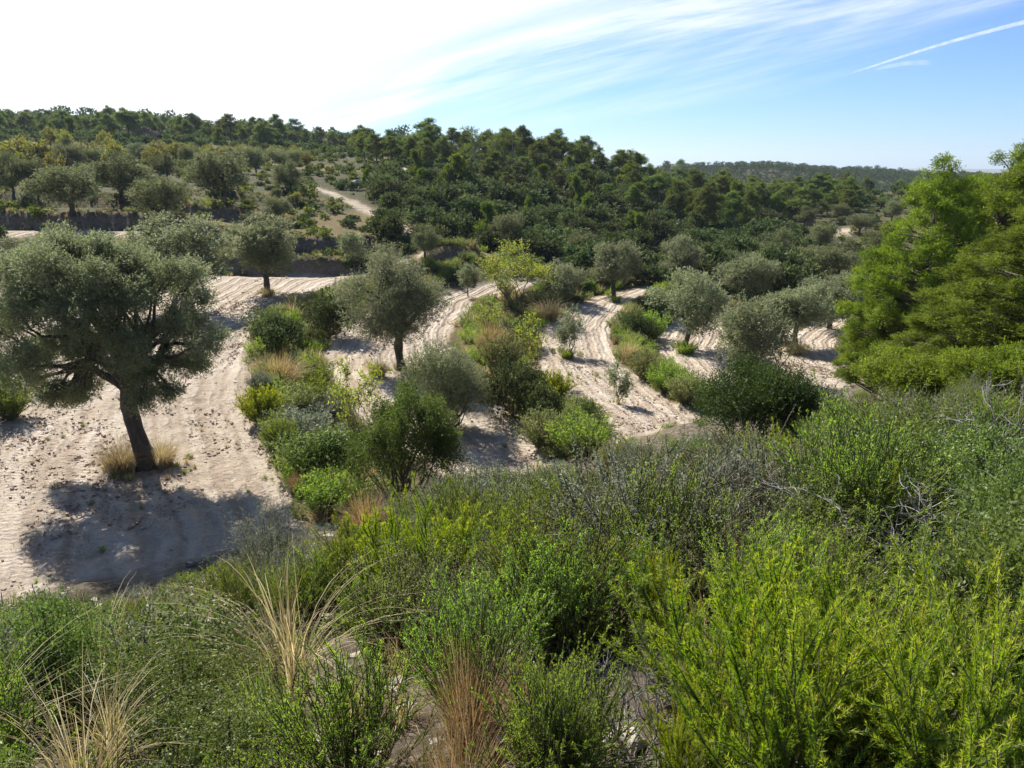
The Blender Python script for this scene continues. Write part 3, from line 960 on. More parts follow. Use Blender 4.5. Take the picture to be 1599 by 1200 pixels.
big_olive()
rng = np.random.default_rng(123)
proto("oliveC", *make_tree(4.9, 3.9, 1.5, 34, 6200, 10, .085, .024, .3, .6, seed=52, low=.55, twr=.17, lean=(.1, 0), sides=10), 'olive', 'bark')
proto("oliveD", *make_tree(3.2, 3.1, .4, 26, 5200, 10, .075, .022, .28, .56, seed=53, low=1.0, stems=4, twr=.09, flatten=1.0), 'olive', 'bark')
G1 = "olive trees on the terraces"
OL = [
    ("oliveC", 627, 578, 388, 152, "tall round olive tree with thick dark trunk in the middle of the second field strip"),
    ("oliveD", 697, 672, 538, 132, "bushy olive without visible trunk just before the tall round olive"),
    ("olive2", 60, 452, 370, 110, "olive crown peeping out behind the upper left of the largest olive"),
    ("olive0", 295, 480, 336, 165, "broad olive directly behind the right half of the largest olive"),
    ("olive1", 418, 458, 337, 112, "olive on the pale upper field with short visible trunk and its shadow in front"),
    ("olivesmall", 553, 429, 361, 44, "slim young olive alone at the edge of the upper field"),
    ("olivesmall", 731, 463, 412, 35, "tiny lollipop-shaped olive left of the yellow-green almond"),
    ("olivebush", 880, 474, 411, 74, "dark ball-shaped olive right of the yellow-green almond"),
    ("olive1", 958, 465, 377, 80, "olive with forked trunk at the top end of the third field strip"),
    ("olivefar0", 905, 418, 364, 58, "olive half hidden behind the ball-shaped olive and the forked one"),
    ("olivesap", 886, 552, 477, 46, "pale grey-green young olive at the left edge of the third field strip"),
    ("olivesap", 965, 630, 563, 44, "small sapling alone on the third field strip casting a long shadow"),
    ("olive0", 1070, 543, 422, 122, "spreading olive with clear trunk on the fourth field strip"),
    ("olivebush", 1172, 590, 466, 112, "large bushy olive reaching the ground in the middle of the fourth field strip"),
    ("olive1", 1242, 543, 446, 98, "olive with slender dark trunk and dry grass at its foot, right of the bushy one"),
    ("olive3", 1292, 512, 428, 95, "olive behind the slender-trunked one, nearly touching the big pines"),
    ("olive2", 1160, 472, 398, 92, "olive on the bank above the fourth field strip, behind the spreading one"),
    ("olive3", 1048, 440, 370, 68, "olive at the foot of the dark woods above the third field strip"),
    ("olivefar1", 1216, 425, 358, 62, "olive at the lower edge of the right-hand grove beside the dark wood"),
    ("olivefar2", 1275, 445, 385, 84, "widest olive of the right-hand grove with dark rounded crown"),
    ("olivefar0", 1278, 392, 348, 50, "dark olive standing on the small middle terrace of the right-hand grove"),
    ("olivefar1", 1322, 408, 374, 46, "small olive between the two bare patches of the right-hand grove"),
    ("olivefar2", 1342, 366, 336, 44, "rounded olive near the top terrace of the right-hand grove"),
    ("olivefar0", 1362, 445, 396, 62, "olive of the right-hand grove touching the big pine's left edge"),
    ("olivefar1", 1376, 398, 358, 44, "upper olive of the right-hand grove partly behind the big pine"),
    ("olivefar2", 1350, 486, 430, 76, "low olive right behind the leftmost boughs of the big pine"),
    ("olivefar0", 1310, 430, 392, 52, "olive in the middle of the right-hand grove above a pale gap"),
    ("olivefar1", 1256, 352, 322, 34, "dark little olive at the upper left corner of the right-hand grove"),
    ("olivefar2", 1310, 345, 318, 32, "pale-stemmed olive on the top terrace of the right-hand grove"),
    ("olivefar1", 1140, 420, 392, 48, "low grey olive squeezed between the dark wood and the field strips"),
    ("olivefar0", 1392, 345, 312, 36, "topmost olive beside the upper left edge of the big pine"),
    ("olivebush", 1338, 572, 500, 74, "grey-green olive bush under the lowest bough of the big pine"),
    ("olivefar0", 112, 334, 258, 104, "olive standing in front of the dark terrace riser on the left hillside"),
    ("olivefar1", 192, 314, 238, 92, "tall dark olive on the second terrace of the left hillside"),
    ("olivefar2", 256, 352, 278, 94, "bushy olive low on the left hillside just above the largest olive"),
    ("olivefar0", 350, 318, 235, 100, "broadest flat-topped olive on the left hillside terraces"),
    ("olivefar1", 22, 310, 238, 56, "olive cut off by the left edge of the view, on the second terrace"),
    ("olivefar2", 58, 300, 248, 40, "small olive tucked beside the one cut off at the left edge"),
    ("olivefar0", 110, 272, 225, 54, "grey olive below the yellow trees far left on the hillside"),
    ("olivefar1", 262, 284, 240, 44, "round olive between the tall dark one and the flat-topped one"),
    ("olivefar2", 298, 266, 228, 34, "small dark olive above the flat-topped one"),
    ("olivefar0", 400, 272, 230, 38, "small upright olive right of the flat-topped one"),
    ("olivefar1", 455, 303, 252, 48, "olive with whitish trunk on the bare upper terrace"),
    ("olivefar2", 446, 268, 233, 58, "low wide olive behind the one with the whitish trunk"),
    ("olivefar0", 436, 346, 308, 46, "olive just above the pale-field olive's crown"),
    ("olivefar1", 218, 255, 224, 50, "olive just below the stone hut among the yellow trees"),
    ("olivefar2", 433, 311, 294, 20, "tiny round olive bush on the bare upper terrace"),
    ("olivefar0", 795, 398, 333, 62, "pale grey olive against the dark foot of the pine hill"),
    ("olivefar1", 664, 405, 352, 52, "olive at the lower end of the dirt path"),
    ("olivefar2", 152, 262, 232, 36, "distant olive between the yellow trees and the tall dark olive"),
    ("olivefar1", 375, 252, 232, 28, "distant olive at the back of the hillside grove"),
    ("olivefar0", 830, 402, 372, 42, "small olive beside the pale grey one at the foot of the pine hill"),
]
for k, u, vb, vt, w, lab in OL:
    far = k.startswith("olivefar")
    put(k, "olive_tree", u, vb, vt, w, lab, "olive tree", G1)
put("almond", "almond_tree", 803, 478, 376, 92, "airy yellow-green almond tree with several pale stems on the bank between two field strips", "almond tree")
put("almondsap", "almond_tree", 822, 596, 490, 56, "bright yellow-green almond sapling on the shrubby bank left of the third field strip", "almond tree")
put("almondsap", "almond_tree", 478 + 84, 700, 560, 74, "thin nearly bare almond sapling with yellow leaves behind the tufted green bush", "almond tree")
put("almondsap", "almond_tree", 765, 526, 472, 46, "small yellowing almond on the bank below the multi-stemmed one", "almond tree")
put("almondsap", "almond_tree", 322, 334, 306, 16, "tiny bright yellow sapling before the dark terrace riser", "almond tree")
YT = [(15, 268, 222, 40), (40, 262, 214, 46), (75, 262, 220, 36), (88, 282, 240, 30), (140, 262, 222, 30), (165, 256, 228, 30), (178, 268, 222, 28), (238, 262, 230, 28), (252, 252, 220, 26), (276, 254, 222, 28), (300, 246, 224, 24), (330, 252, 226, 26), (352, 250, 228, 26), (378, 250, 226, 26),
      (392, 246, 228, 22), (432, 252, 228, 24), (462, 256, 228, 26), (478, 262, 236, 22), (80, 232, 198, 22), (102, 236, 204, 22), (165, 232, 204, 22), (172, 242, 214, 20), (390, 222, 207, 14), (462, 312, 300, 16)]
YN = ["yellow-leaved tree on the upper left hillside, {} from the left of its kind"]
ORD = ["first", "second", "third", "fourth", "fifth", "sixth", "seventh", "eighth", "ninth", "tenth", "eleventh", "twelfth", "thirteenth", "fourteenth", "fifteenth", "sixteenth", "seventeenth", "eighteenth", "nineteenth", "twentieth"]


def ordn(i):
    if i < 20:
        return ORD[i]
    n = i + 1
    return f"{n}{'th' if 10 < n % 100 < 14 else {1: 'st', 2: 'nd', 3: 'rd'}.get(n % 10, 'th')}"


for i, (u, vb, vt, w) in enumerate(sorted(YT)):
    put(f"yellowtree{i % 2}", "yellow_tree", u, vb, vt, w, YN[0].format(ordn(i)), "tree", "yellow-leaved trees on the upper hillside")

# near pines on the right
for k, u, y, vt, w, lab in [
    ("pinenear0", 1466, 21.5, 258, 185, "tall bright green pine in full view, right of the olive grove"),
    ("pinenear1", 1580, 24.5, 240, 205, "pine with the highest thin leader, just right of the full-view pine"),
    ("pinenear2", 1648, 17.0, 322, 260, "pine cut off by the right edge of the view"),
    ("pinenear0", 1525, 27.0, 285, 150, "pine filling the gap behind the two tallest near pines"),
    ("pinenear2", 1405, 22.5, 440, 110, "low spreading pine on the olive side of the tall bright pine"),
    ("pinenear1", 1540, 18.5, 455, 170, "short pine in front of the two tall ones"),
]:
    put(k, "pine_tree", u, None, vt, w, lab, "pine tree", "near pines at the slope edge", y=y)

# ------------------------------------------------------------------ pines of the hills
R2 = np.random.default_rng(17)
PN = []
for u, vb, vt, w, k in [(910, 268, 212, 44, 0), (968, 292, 234, 46, 1), (990, 295, 238, 30, 2), (930, 278, 228, 30, 3), (880, 266, 214, 30, 4), (858, 262, 213, 26, 1), (800, 266, 206, 30, 9), (772, 264, 206, 28, 9), (740, 268, 196, 42, 9), (725, 262, 205, 26, 2), (716, 306, 240, 46, 7),
                        (700, 306, 256, 26, 7), (650, 284, 232, 20, 8), (665, 268, 215, 34, 0), (690, 262, 212, 30, 3), (1062, 300, 250, 30, 2), (1085, 318, 262, 40, 3), (1030, 326, 268, 48, 4), (1060, 346, 282, 44, 0), (1102, 366, 284, 46, 1), (1142, 370, 298, 46, 2), (1165, 362, 292, 36, 3), (1130, 326, 270, 34, 4),
                        (1182, 336, 284, 40, 0), (1232, 330, 284, 42, 1), (1262, 334, 290, 30, 2), (1292, 334, 298, 30, 3), (1342, 322, 296, 26, 8), (1318, 326, 300, 30, 7), (900, 336, 272, 24, 8), (918, 352, 300, 30, 7), (845, 306, 256, 26, 8), (983, 372, 328, 26, 7), (760, 372, 314, 32, 8), (824, 345, 306, 18, 7), (845, 352, 322, 18, 8),
                        (590, 256, 208, 40, 0), (612, 256, 212, 30, 1), (570, 250, 210, 26, 4), (660, 300, 262, 22, 8), (575, 300, 262, 16, 7), (1010, 300, 256, 34, 3), (1040, 290, 252, 28, 0), (1205, 322, 280, 30, 4), (950, 330, 286, 34, 0), (985, 345, 290, 36, 2), (870, 300, 262, 30, 3), (820, 285, 244, 34, 0), (790, 310, 268, 30, 1), (765, 290, 246, 30, 2), (640, 256, 214, 28, 2), (725, 285, 236, 28, 3),
                        (1000, 385, 332, 26, 8), (1128, 300, 262, 26, 0), (1150, 345, 282, 30, 8), (1210, 345, 300, 26, 7), (1080, 345, 300, 26, 7)]:
    PN.append((u, vb, None, vt, w, k))
# ridge of the left hills
for u, vt, w in [(8, 166, 30), (26, 180, 22), (37, 172, 20), (62, 171, 27), (95, 172, 24), (122, 178, 26), (144, 180, 16), (158, 178, 18), (170, 176, 18), (187, 165, 18), (198, 172, 14), (210, 172, 20), (222, 176, 16), (232, 173, 12), (248, 174, 14), (258, 178, 12), (270, 177, 16), (281, 186, 14), (293, 178, 14), (312, 181, 15), (325, 184, 13), (357, 187, 22), (342, 200, 16),
                 (375, 193, 14), (389, 188, 22), (401, 194, 14), (412, 192, 16), (424, 196, 14), (434, 196, 12), (443, 196, 14), (457, 202, 20), (470, 206, 14), (484, 201, 14), (496, 206, 12), (506, 198, 20), (524, 206, 16), (538, 208, 16), (548, 206, 12), (559, 204, 18), (305, 192, 16), (75, 184, 18), (110, 190, 18)]:
    y = 215 + R2.normal() * 8 if u < 330 else 185 + R2.normal() * 6
    PN.append((u, None, y, vt, w, int(R2.integers(0, 5))))


def los(x, y, ztop):
    """how far the top stands above the ground skyline before it, as a slope"""
    f = np.linspace(.15, .97, 60)
    X, Y = x[:, None] * f, y[:, None] * f
    hz = height(X, Y) / Y
    return ztop / y - hz.max(1)


# fill the woods
def scatter(n, y0, y1, fn, mind, top=5.0, umin=-80, umax=1680, gr=400):
    ys = np.sqrt(R2.random(n) * (y1 ** 2 - y0 ** 2) + y0 ** 2)
    us = umin + R2.random(n) * (umax - umin)
    xs = (us - W0 / 2) / F0 * ys * 1.03
    zs = height(xs, ys)
    U, V = project(xs, ys, zs)
    ok = fn(U, V, xs, ys)
    ok &= los(xs, ys, zs + top) > 0.0
    ok &= ~bare(xs, ys)
    xs, ys, zs, U, V = xs[ok], ys[ok], zs[ok], U[ok], V[ok]
    keep, cell = [], {}
    for i in range(len(xs)):
        m = mind * (1 + ys[i] / gr)
        g = (int(xs[i] // m), int(ys[i] // m))
        if any(math.hypot(xs[i] - xs[j], ys[i] - ys[j]) < m for a in (-1, 0, 1) for b in (-1, 0, 1) for j in cell.get((g[0] + a, g[1] + b), ())):
            continue
        cell.setdefault(g, []).append(i)
        keep.append(i)
    k = np.array(keep, int)
    return xs[k], ys[k], zs[k], U[k], V[k]


def wood(U, V, x, y):
    a = (U > 560) & (U < 1330) & (V < 345) & (V > 215) & (y < 175) & (V < 250 + (U - 560) * .22)
    b = (U < 560) & (V < 232) & (y > 140) & (y < 196)
    c = (U > 620) & (y >= 175) & (y < 260)
    p = np.where(a, .5, np.where(b, .5, np.where(c, .7, 0)))
    return R2.random(len(U)) < p


xs, ys, zs, U, V = scatter(5200, 80, 260, wood, 3.6)
px = [(p[0], p[1]) for p in PN]
hand = []
for u, vb, y, vt, w, k in PN:
    q = at_px(u, vb, y)
    t = float(ray(u, vt)[1])
    H = max(t * q[1] - q[2], 2.0)
    hand.append((q, H, w / F0 * (q[1] * CP - q[2] * SP), k))
HX = np.array([h[0] for h in hand])
fill = []
for i in range(len(xs)):
    if np.min(np.hypot(HX[:, 0] - xs[i], HX[:, 1] - ys[i])) < 2.6:
        continue
    H = 3.6 + 2.2 * R2.random()
    if ys[i] > 175:
        H = 4.0 + R2.random() * 2
    k = int(R2.integers(0, 5)) if R2.random() < .8 else 7 + int(R2.integers(0, 2))
    if k >= 7:
        H *= .7
    fill.append((np.array([xs[i], ys[i], zs[i]]), H, H * (.62 + .25 * R2.random()), k))
fill.sort(key=lambda t: np.linalg.norm(t[0]))
print("pines by hand", len(hand), "fill", len(fill))
ROOM = 285 - len(hand)
pines = hand + fill[:ROOM]
FARREST = fill[ROOM:]
rows = {}
for q, H, Wd, k in pines:
    u, v = project(*q)
    rows.setdefault((("left ridge" if u < 560 else "pine hill"), min(int(q[1] // 22), 9), 'b' if k in (7, 8) else ('g' if k == 9 else 'd')), []).append((float(u), q, H, Wd, k))
RN = {}
for zone in ("left ridge", "pine hill"):
    for i, key in enumerate(sorted({k[1] for k in rows if k[0] == zone})):
        RN[(zone, key)] = i
LOOK = {'b': "bright green young pine", 'g': "sparse greyish pine", 'd': "dark green pine"}
for (zone, r, lk), items in rows.items():
    items.sort(key=lambda t: t[0])
    for i, (u, q, H, Wd, k) in enumerate(items):
        key = {9: "pinebare", 7: "pineyoung0", 8: "pineyoung1"}.get(k, f"pinefar{k}")
        lab = f"{LOOK[lk]} on the {zone}, {ordn(i)} from left, {ordn(RN[(zone, r)])} row back"
        TAKEN.append((q[0], q[1], 1.0))
        thing(key, "pine_tree", q - [0, 0, .1], H, Wd, R2.random() * 6.28, lab, "pine tree", "pines on the hills")


# ------------------------------------------------------------------ stuff meshes: merged masses
class Mass:
    def __init__(s):
        s.p = {}

    def add(s, key, loc, rot, sx, sz):
        p = PROTO[key]
        for arr, mat in ((p['fa'], p['fmat']), (p['sa'], p['smat'])):
            if arr is None or (mat in ('twig', 'pbark', 'bark', 'palebark') and s.light):
                continue
            V, F, T = xform(arr, loc, rot, (sx, sx, sz))
            q = s.p.setdefault(mat, Q())
            q.add(V, F, np.clip(T * .7 + R2.random() * .3, 0, 1))
    light = True

    def build(s, name, label, cat, own=False):
        first = None
        for mat, q in s.p.items():
            me = q.mesh(name + "_" + mat, M_[mat])
            me_n = len(me.polygons)
            print("mass", name, mat, me_n)
            o = link(name if first is None else "foliage", me, first)
            if first is None:
                first = o
                o["kind"] = "stuff"
                o["label"] = label
                o["category"] = cat
            else:
                o["kind"] = "stuff"
        return first


# low-detail pieces for the masses
proto("m_bush0", *sh_broad(1.3, 1.9, 7, 70, 5, .32, .17, 300, twig=.2, nstem=0, fill=.15), 'scrub', 'twig')
proto("m_bush1", *sh_broad(1.3, 1.9, 8, 110, 5, .26, .13, 301, twig=.2, nstem=0, fill=.15), 'scrub', 'twig')
proto("m_heath0", *sh_broad(.8, 1.3, 6, 60, 5, .22, .09, 302, twig=.2, nstem=0, fill=.15), 'heath', 'twig')
proto("m_green0", *sh_broad(1.1, 1.5, 6, 70, 5, .26, .12, 303, twig=.2, nstem=0, fill=.15), 'pine', 'twig')
proto("m_far0", *make_tree(5, 4.4, .8, 7, 40, 5, .8, .36, .5, 1.0, kind='pine', seed=310, low=.8, sub=False), 'fargreen', 'pbark')
proto("m_grass0", sh_grass(.5, .7, 40, 305, .03, .5, 3), None, 'dry', None)

PE = np.array([(t[0], t[1], t[2]) for t in TAKEN])


def free(x, y, z):
    return np.array([np.all(np.hypot(PE[:, 0] - a, PE[:, 1] - b) > PE[:, 2]) for a, b in zip(x, y)])


def scrubzone(U, V, x, y):
    den = np.full(len(U), .55)
    g = (U < 560)
    den = np.where(g & (y < 150), .42, den)
    den = np.where((U > 430) & (U < 660) & (y < 140), .92, den)
    den = np.where((U > 600) & (U < 1240) & (y < 140), .95, den)
    den = np.where((U > 1240) & (y < 140), .35, den)
    dp, _ = dist_line(PATHW, x, y)
    den = np.where((dp > -.8) & (dp < 2.0), 0, den)
    _, h, dm = height(x, y, True)
    den = np.where((h > .3) | (dm < 1.6), 0, den)
    den = np.where(y < 46, 0, den)
    return R2.random(len(U)) < den


# individual big evergreen bushes on the pine hill and around
bx, by, bz, bU, bV = scatter(2600, 50, 125, lambda U, V, x, y: (U > 600) & (U < 1240) & (V > 285) & scrubzone(U, V, x, y), 2.4, 2)
n_ind = 0
bl = []
for i in range(len(bx)):
    if not free([bx[i]], [by[i]], 0)[0]:
        continue
    bl.append((float(bU[i]), float(bV[i]), bx[i], by[i], bz[i]))
bl.sort(key=lambda t: math.hypot(t[2], t[3]))
bl = bl[:190]
brow = {}
for t in bl:
    brow.setdefault(min(int((t[3] - 50) // 8), 7), []).append(t)
for r, its in brow.items():
    its.sort()
    for i, t in enumerate(its):
        Wd = 2.2 + 1.5 * R2.random()
        H = Wd * (.62 + .25 * R2.random())
        thing(f"bush{R2.integers(0, 4)}", "evergreen_bush", (t[2], t[3], t[4] - .1), H, Wd, R2.random() * 6.28,
              f"dark round bush at the pine hill's foot, {ordn(i)} from left, {ordn(r)} row back", "bush", "evergreen bushes on the pine hill", ("foliage", "stem"))
        TAKEN.append((t[2], t[3], Wd * .35))
PE = np.array([(t[0], t[1], t[2]) for t in TAKEN])

scrub = Mass()
sx, sy, sz, sU, sV = scatter(26000, 46, 260, scrubzone, 1.25, 1.6)
print("scrub", len(sx))
for i in range(len(sx)):
    dk = (sU[i] > 600) & (sU[i] < 1260) | (sy[i] > 130)
    r = R2.random()
    key = ("m_bush1" if sy[i] < 90 else "m_bush0") if r < (.75 if dk else .3) else ("m_green0" if r < .85 else "m_heath0")
    if not dk and r > .9:
        key = "m_heath0" if R2.random() < .6 else "m_grass0"
    s = .6 + .7 * R2.random()
    scrub.add(key, (sx[i], sy[i], sz[i] - .15), R2.random() * 6.28, s * (1.1 if dk else .8), s * (1.0 if dk else .7))
scrub.build("scrub", "dense dark green scrub covering the hillsides beyond the fields", "scrub")

forest = Mass()
for q, H, Wd, k in FARREST:
    if q[1] < 200:
        kk = f"pinefar{k % 5}"
        p = PROTO[kk]
        forest.add(kk, q, R2.random() * 6.28, Wd / p['W'], H / p['H'])
    else:
        p = PROTO["m_far0"]
        forest.add("m_far0", q, R2.random() * 6.28, Wd / p['W'], H / p['H'])


fx, fy, fz, fU, fV = scatter(90000, 260, 900, lambda U, V, x, y: (R2.random(len(U)) < .95), 3.6, 5.0, gr=1500)
print("far wood", len(fx))
for i in range(len(fx)):
    s = .7 + .5 * R2.random()
    forest.add("m_far0", (fx[i], fy[i], fz[i] - .3), R2.random() * 6.28, s * 1.1, s)
forest.build("forest", "far pine forest covering the distant ridges", "forest")

#PART3

# ------------------------------------------------------------------ shrubs named one by one: (proto, name, u, v base, v top, width px, label, category)
SH = [
    ("junipertall", "evergreen_bush", 634, 790, 606, 158, "large bush of upright bright green tufts in the middle, before the two central olives", "bush"),
    ("junipernear", "juniper_bush", 1178, 704, 566, 150, "darkest green dense juniper where the slope meets the fourth field strip", "bush"),
    ("greymid0", "evergreen_bush", 1262, 690, 596, 92, "grey-green bush right beside the darkest juniper", "bush"),
    ("broadmid0", "evergreen_bush", 1310, 720, 628, 96, "mid green bush behind the heath, right of the grey-green bush by the juniper", "bush"),
    ("bushmid0", "evergreen_bush", 512, 530, 455, 80, "dark round bush on the first bank below the upper field", "bush"),
    ("bushmid1", "evergreen_bush", 428, 550, 486, 84, "dark spreading bush at the upper end of the first bank", "bush"),
    ("broadmid0", "evergreen_bush", 503, 748, 672, 118, "bright broad-leaved bush left of the tufted green bush", "bush"),
    ("bushmid2", "evergreen_bush", 800, 650, 560, 96, "dark thick bush at the middle of the second bank", "bush"),
    ("bushmid1", "evergreen_bush", 842, 664, 600, 66, "dark bush just below the thick one on the second bank", "bush"),
    ("broadmid1", "evergreen_bush", 908, 668, 622, 60, "small rounded green bush on the lower second bank", "bush"),
    ("yellowmid", "flowering_shrub", 866, 626, 582, 48, "yellowish small shrub at the top of the lower second bank", "shrub"),
    ("heathmid0", "heath_shrub", 852, 700, 640, 80, "olive-brown heath shrub low on the second bank", "shrub"),
    ("shootmid0", "heath_shrub", 905, 716, 650, 86, "rounded green heath shrub at the lower end of the second bank", "shrub"),
    ("heathmid1", "heath_shrub", 958, 744, 688, 58, "heath shrub where the second bank reaches the slope", "shrub"),
    ("greyairy", "twiggy_shrub", 988, 742, 690, 50, "grey twiggy shrub at the corner below the third field strip", "shrub"),
    ("greyairy", "twiggy_shrub", 430, 905, 786, 112, "airy grey shrub standing against the big olive's shadow", "shrub"),
    ("orangeclump0", "grass_tuft", 437, 606, 550, 90, "orange dry grass near the upper end of the first bank", "grass"),
    ("greymid0", "lavender_shrub", 408, 616, 580, 38, "small grey rounded shrub at the field edge of the first bank", "shrub"),
    ("shootmid1", "heath_shrub", 482, 612, 556, 64, "green shrub above the grey cushions on the first bank", "shrub"),
    ("yellowmid", "heath_shrub", 408, 662, 606, 56, "yellow-green shrub at the left edge of the first bank", "shrub"),
    ("heathmid2", "heath_shrub", 456, 650, 600, 64, "brownish heath in the middle of the first bank", "shrub"),
    ("shootmid2", "heath_shrub", 500, 652, 584, 64, "tall green shrub against the second field strip", "shrub"),
    ("greymid0", "lavender_shrub", 524, 668, 612, 62, "grey cushion at the right edge of the first bank", "shrub"),
    ("greymid0", "lavender_shrub", 474, 698, 640, 94, "widest grey cushion of the first bank", "shrub"),
    ("shootmid0", "heath_shrub", 438, 704, 652, 46, "small green shrub at the left edge below the widest grey cushion", "shrub"),
    ("heathmid0", "heath_shrub", 548, 716, 650, 56, "brownish heath just behind the tufted green bush", "shrub"),
    ("orangeclump0", "grass_tuft", 464, 772, 736, 34, "small patch of rusty grass at the field edge", "grass"),
    ("shootmid1", "heath_shrub", 518, 800, 738, 88, "fresh green shrub left of the foot of the tufted bush", "shrub"),
    ("orangeclump0", "grass_tuft", 572, 838, 768, 76, "large orange dry grass below the tufted green bush", "grass"),
    ("greyairy", "twiggy_shrub", 608, 832, 764, 66, "pale rounded dry shrub beside the large orange grass", "shrub"),
    ("heathmid1", "heath_shrub", 655, 822, 770, 56, "brown heath right of the pale dry shrub", "shrub"),
    ("bushmid0", "evergreen_bush", 845, 486, 450, 52, "dark low bush below the yellow-green almond", "bush"),
    ("orangeclump0", "grass_tuft", 768, 552, 500, 62, "golden grass on the upper second bank", "grass"),
    ("heathmid2", "heath_shrub", 780, 582, 520, 66, "soft brownish heath below the small yellowing almond", "shrub"),
    ("dryclump0", "grass_tuft", 855, 500, 462, 62, "golden grass tussock beneath the multi-stemmed almond", "grass"),
    ("bushmid2", "evergreen_bush", 815, 545, 496, 56, "dark bush between the almond sapling and the upper bank", "bush"),
    ("bushmid1", "evergreen_bush", 992, 532, 486, 52, "dark bush at the upper end of the third bank", "bush"),
    ("dryclump0", "grass_tuft", 982, 566, 526, 42, "golden grass on the third bank", "grass"),
    ("heathmid0", "heath_shrub", 1008, 592, 546, 54, "uppermost green-brown shrub of the third bank's row", "shrub"),
    ("shootmid2", "heath_shrub", 1040, 612, 562, 52, "second green shrub down the third bank", "shrub"),
    ("heathmid1", "heath_shrub", 1070, 630, 584, 54, "third shrub down the third bank", "shrub"),
    ("shootmid0", "heath_shrub", 1094, 634, 598, 34, "last bright green shrub at the end of the third bank", "shrub"),
    ("shootmid1", "heath_shrub", 1015, 530, 486, 50, "shrub shading the upper end of the fourth field strip", "shrub"),
    ("shootmid2", "heath_shrub", 14, 655, 575, 84, "green shrub at the left edge beside the largest olive", "shrub"),
    ("broadmid1", "evergreen_bush", -12, 615, 545, 90, "bush cut by the left edge behind the green shrub", "bush"),
    ("dryclump0", "grass_tuft", 190, 736, 684, 84, "dry grass clump left of the largest olive's trunk foot", "grass"),
    ("dryclump0", "grass_tuft", 254, 728, 684, 70, "dry grass clump right of the largest olive's trunk foot", "grass"),
    ("dryclump0", "grass_tuft", 590, 588, 556, 50, "dry grass left of the tall round olive's trunk", "grass"),
    ("greenclump0", "grass_tuft", 1070, 552, 532, 44, "green weeds round the foot of the spreading olive", "grass"),
    ("greenclump0", "grass_tuft", 886, 560, 544, 30, "yellow-green weeds at the foot of the pale young olive", "grass"),
    ("greenclump0", "grass_tuft", 962, 472, 462, 22, "green weeds at the foot of the forked olive", "grass"),
    ("dryclump0", "grass_tuft", 1242, 552, 532, 50, "dry grass ring under the slender-trunked olive", "grass"),
    ("dryclump0", "grass_tuft", 418, 463, 448, 30, "dry weeds round the trunk on the pale upper field", "grass"),
    ("juniperlight", "juniper_bush", 1440, 640, 556, 170, "broad light green bush spreading below the tall bright pine", "bush"),
    ("juniperlight", "juniper_bush", 1545, 630, 540, 140, "light green bush below the short pine at the right", "bush"),
    ("bushmid0", "evergreen_bush", 1560, 560, 500, 110, "darker bush between the pines and the light green bushes", "bush"),
    ("dead0", "dead_shrub", 452, 580, 545, 60, "bleached dead branches lying on the upper first bank", "dead shrub"),
]
for k, nm, u, vb, vt, w, lab, cat in SH:
    put(k, nm, u, vb, vt, w, lab, cat, None, hmin=.15, part=("foliage", "stem"))
HERO = [("rosemary0", 588, 1030, 893, 95, "dense bright green upright bush at the left of the dry gap"), ("rosemary1", 700, 960, 822, 130, "tall upright green bush just below the tufted bush"),
        ("rosemary2", 862, 1035, 835, 170, "tallest upright green bush in the middle of the near slope"), ("rosemary3", 790, 905, 770, 120, "upright green bush behind the tallest one of the near slope"),
        ("heath0", 1090, 830, 720, 120, "grey-brown heath bush halfway up the slope below the darkest juniper"), ("glossy0", 1330, 880, 745, 190, "large fresh green leafy bush on the middle of the slope"),
        ("plume0", 1190, 800, 675, 110, "yellow-tipped shrub just below the darkest juniper"), ("rosemary1", 1000, 960, 830, 130, "green shoot bush right of the pale stones"),
        ("plume1", 1030, 1010, 868, 90, "yellow-green shrub with reddish tips beside the middle dead twigs"), ("plume2", 1240, 1260, 940, 330, "brightest yellow-green plumed bush near the bottom right corner"),
        ("plume0", 1480, 1290, 960, 340, "yellow-green plumed bush filling the bottom right corner"), ("plume1", 1075, 1250, 1075, 120, "small yellow-green plumed shrub sticking up beside the grey dead shrubs"),
        ("glossy1", 1560, 900, 705, 170, "leafy bright green bush at the right edge of the slope"), ("glossy2", 1590, 1010, 850, 150, "leafy green bush below the bright one at the right edge"),
        ("finegrass0", 735, 1190, 1000, 150, "rust-brown dry grass clump at the bottom, left of the grey dead shrubs"), ("finegrass1", 820, 1180, 1040, 110, "smaller rust-brown grass clump next to the big rust-brown one"),
        ("rosemary2", 860, 1270, 1050, 120, "green shoots rising in front of the rust-brown grass"), ("dead0", 985, 1180, 1015, 210, "bleached tangled dead shrub at the bottom centre gap"),
        ("dead1", 1010, 1110, 985, 170, "second bleached dead shrub right of the tangled one"), ("dead2", 720, 1010, 905, 90, "pale twisted dead branch standing left of the tallest green bush"),
        ("dead1", 1490, 930, 800, 150, "wide grey dead branches under the leafy bushes at the right edge"), ("dead2", 1545, 1000, 880, 130, "grey twiggy dead shrub between the leafy bushes and the plumed corner bush"),
        ("arching0", 455, 1110, 960, 230, "widest tuft of arching straw blades on the lower left slope"), ("arching1", 180, 1190, 1020, 200, "tuft of long straw blades near the bottom left corner"),
        ("heath1", 1400, 740, 640, 130, "brownish heath bush below the broad light green bush"), ("greyleaf0", 1500, 720, 625, 120, "greyish twiggy bush below the light green bushes at the right"),
        ("glossy1", 90, 1130, 960, 180, "dark glossy leafy bush near the left edge of the slope"), ("glossy2", 300, 1150, 1000, 190, "glossy leafy bush with pale reflections on the lower left slope")]
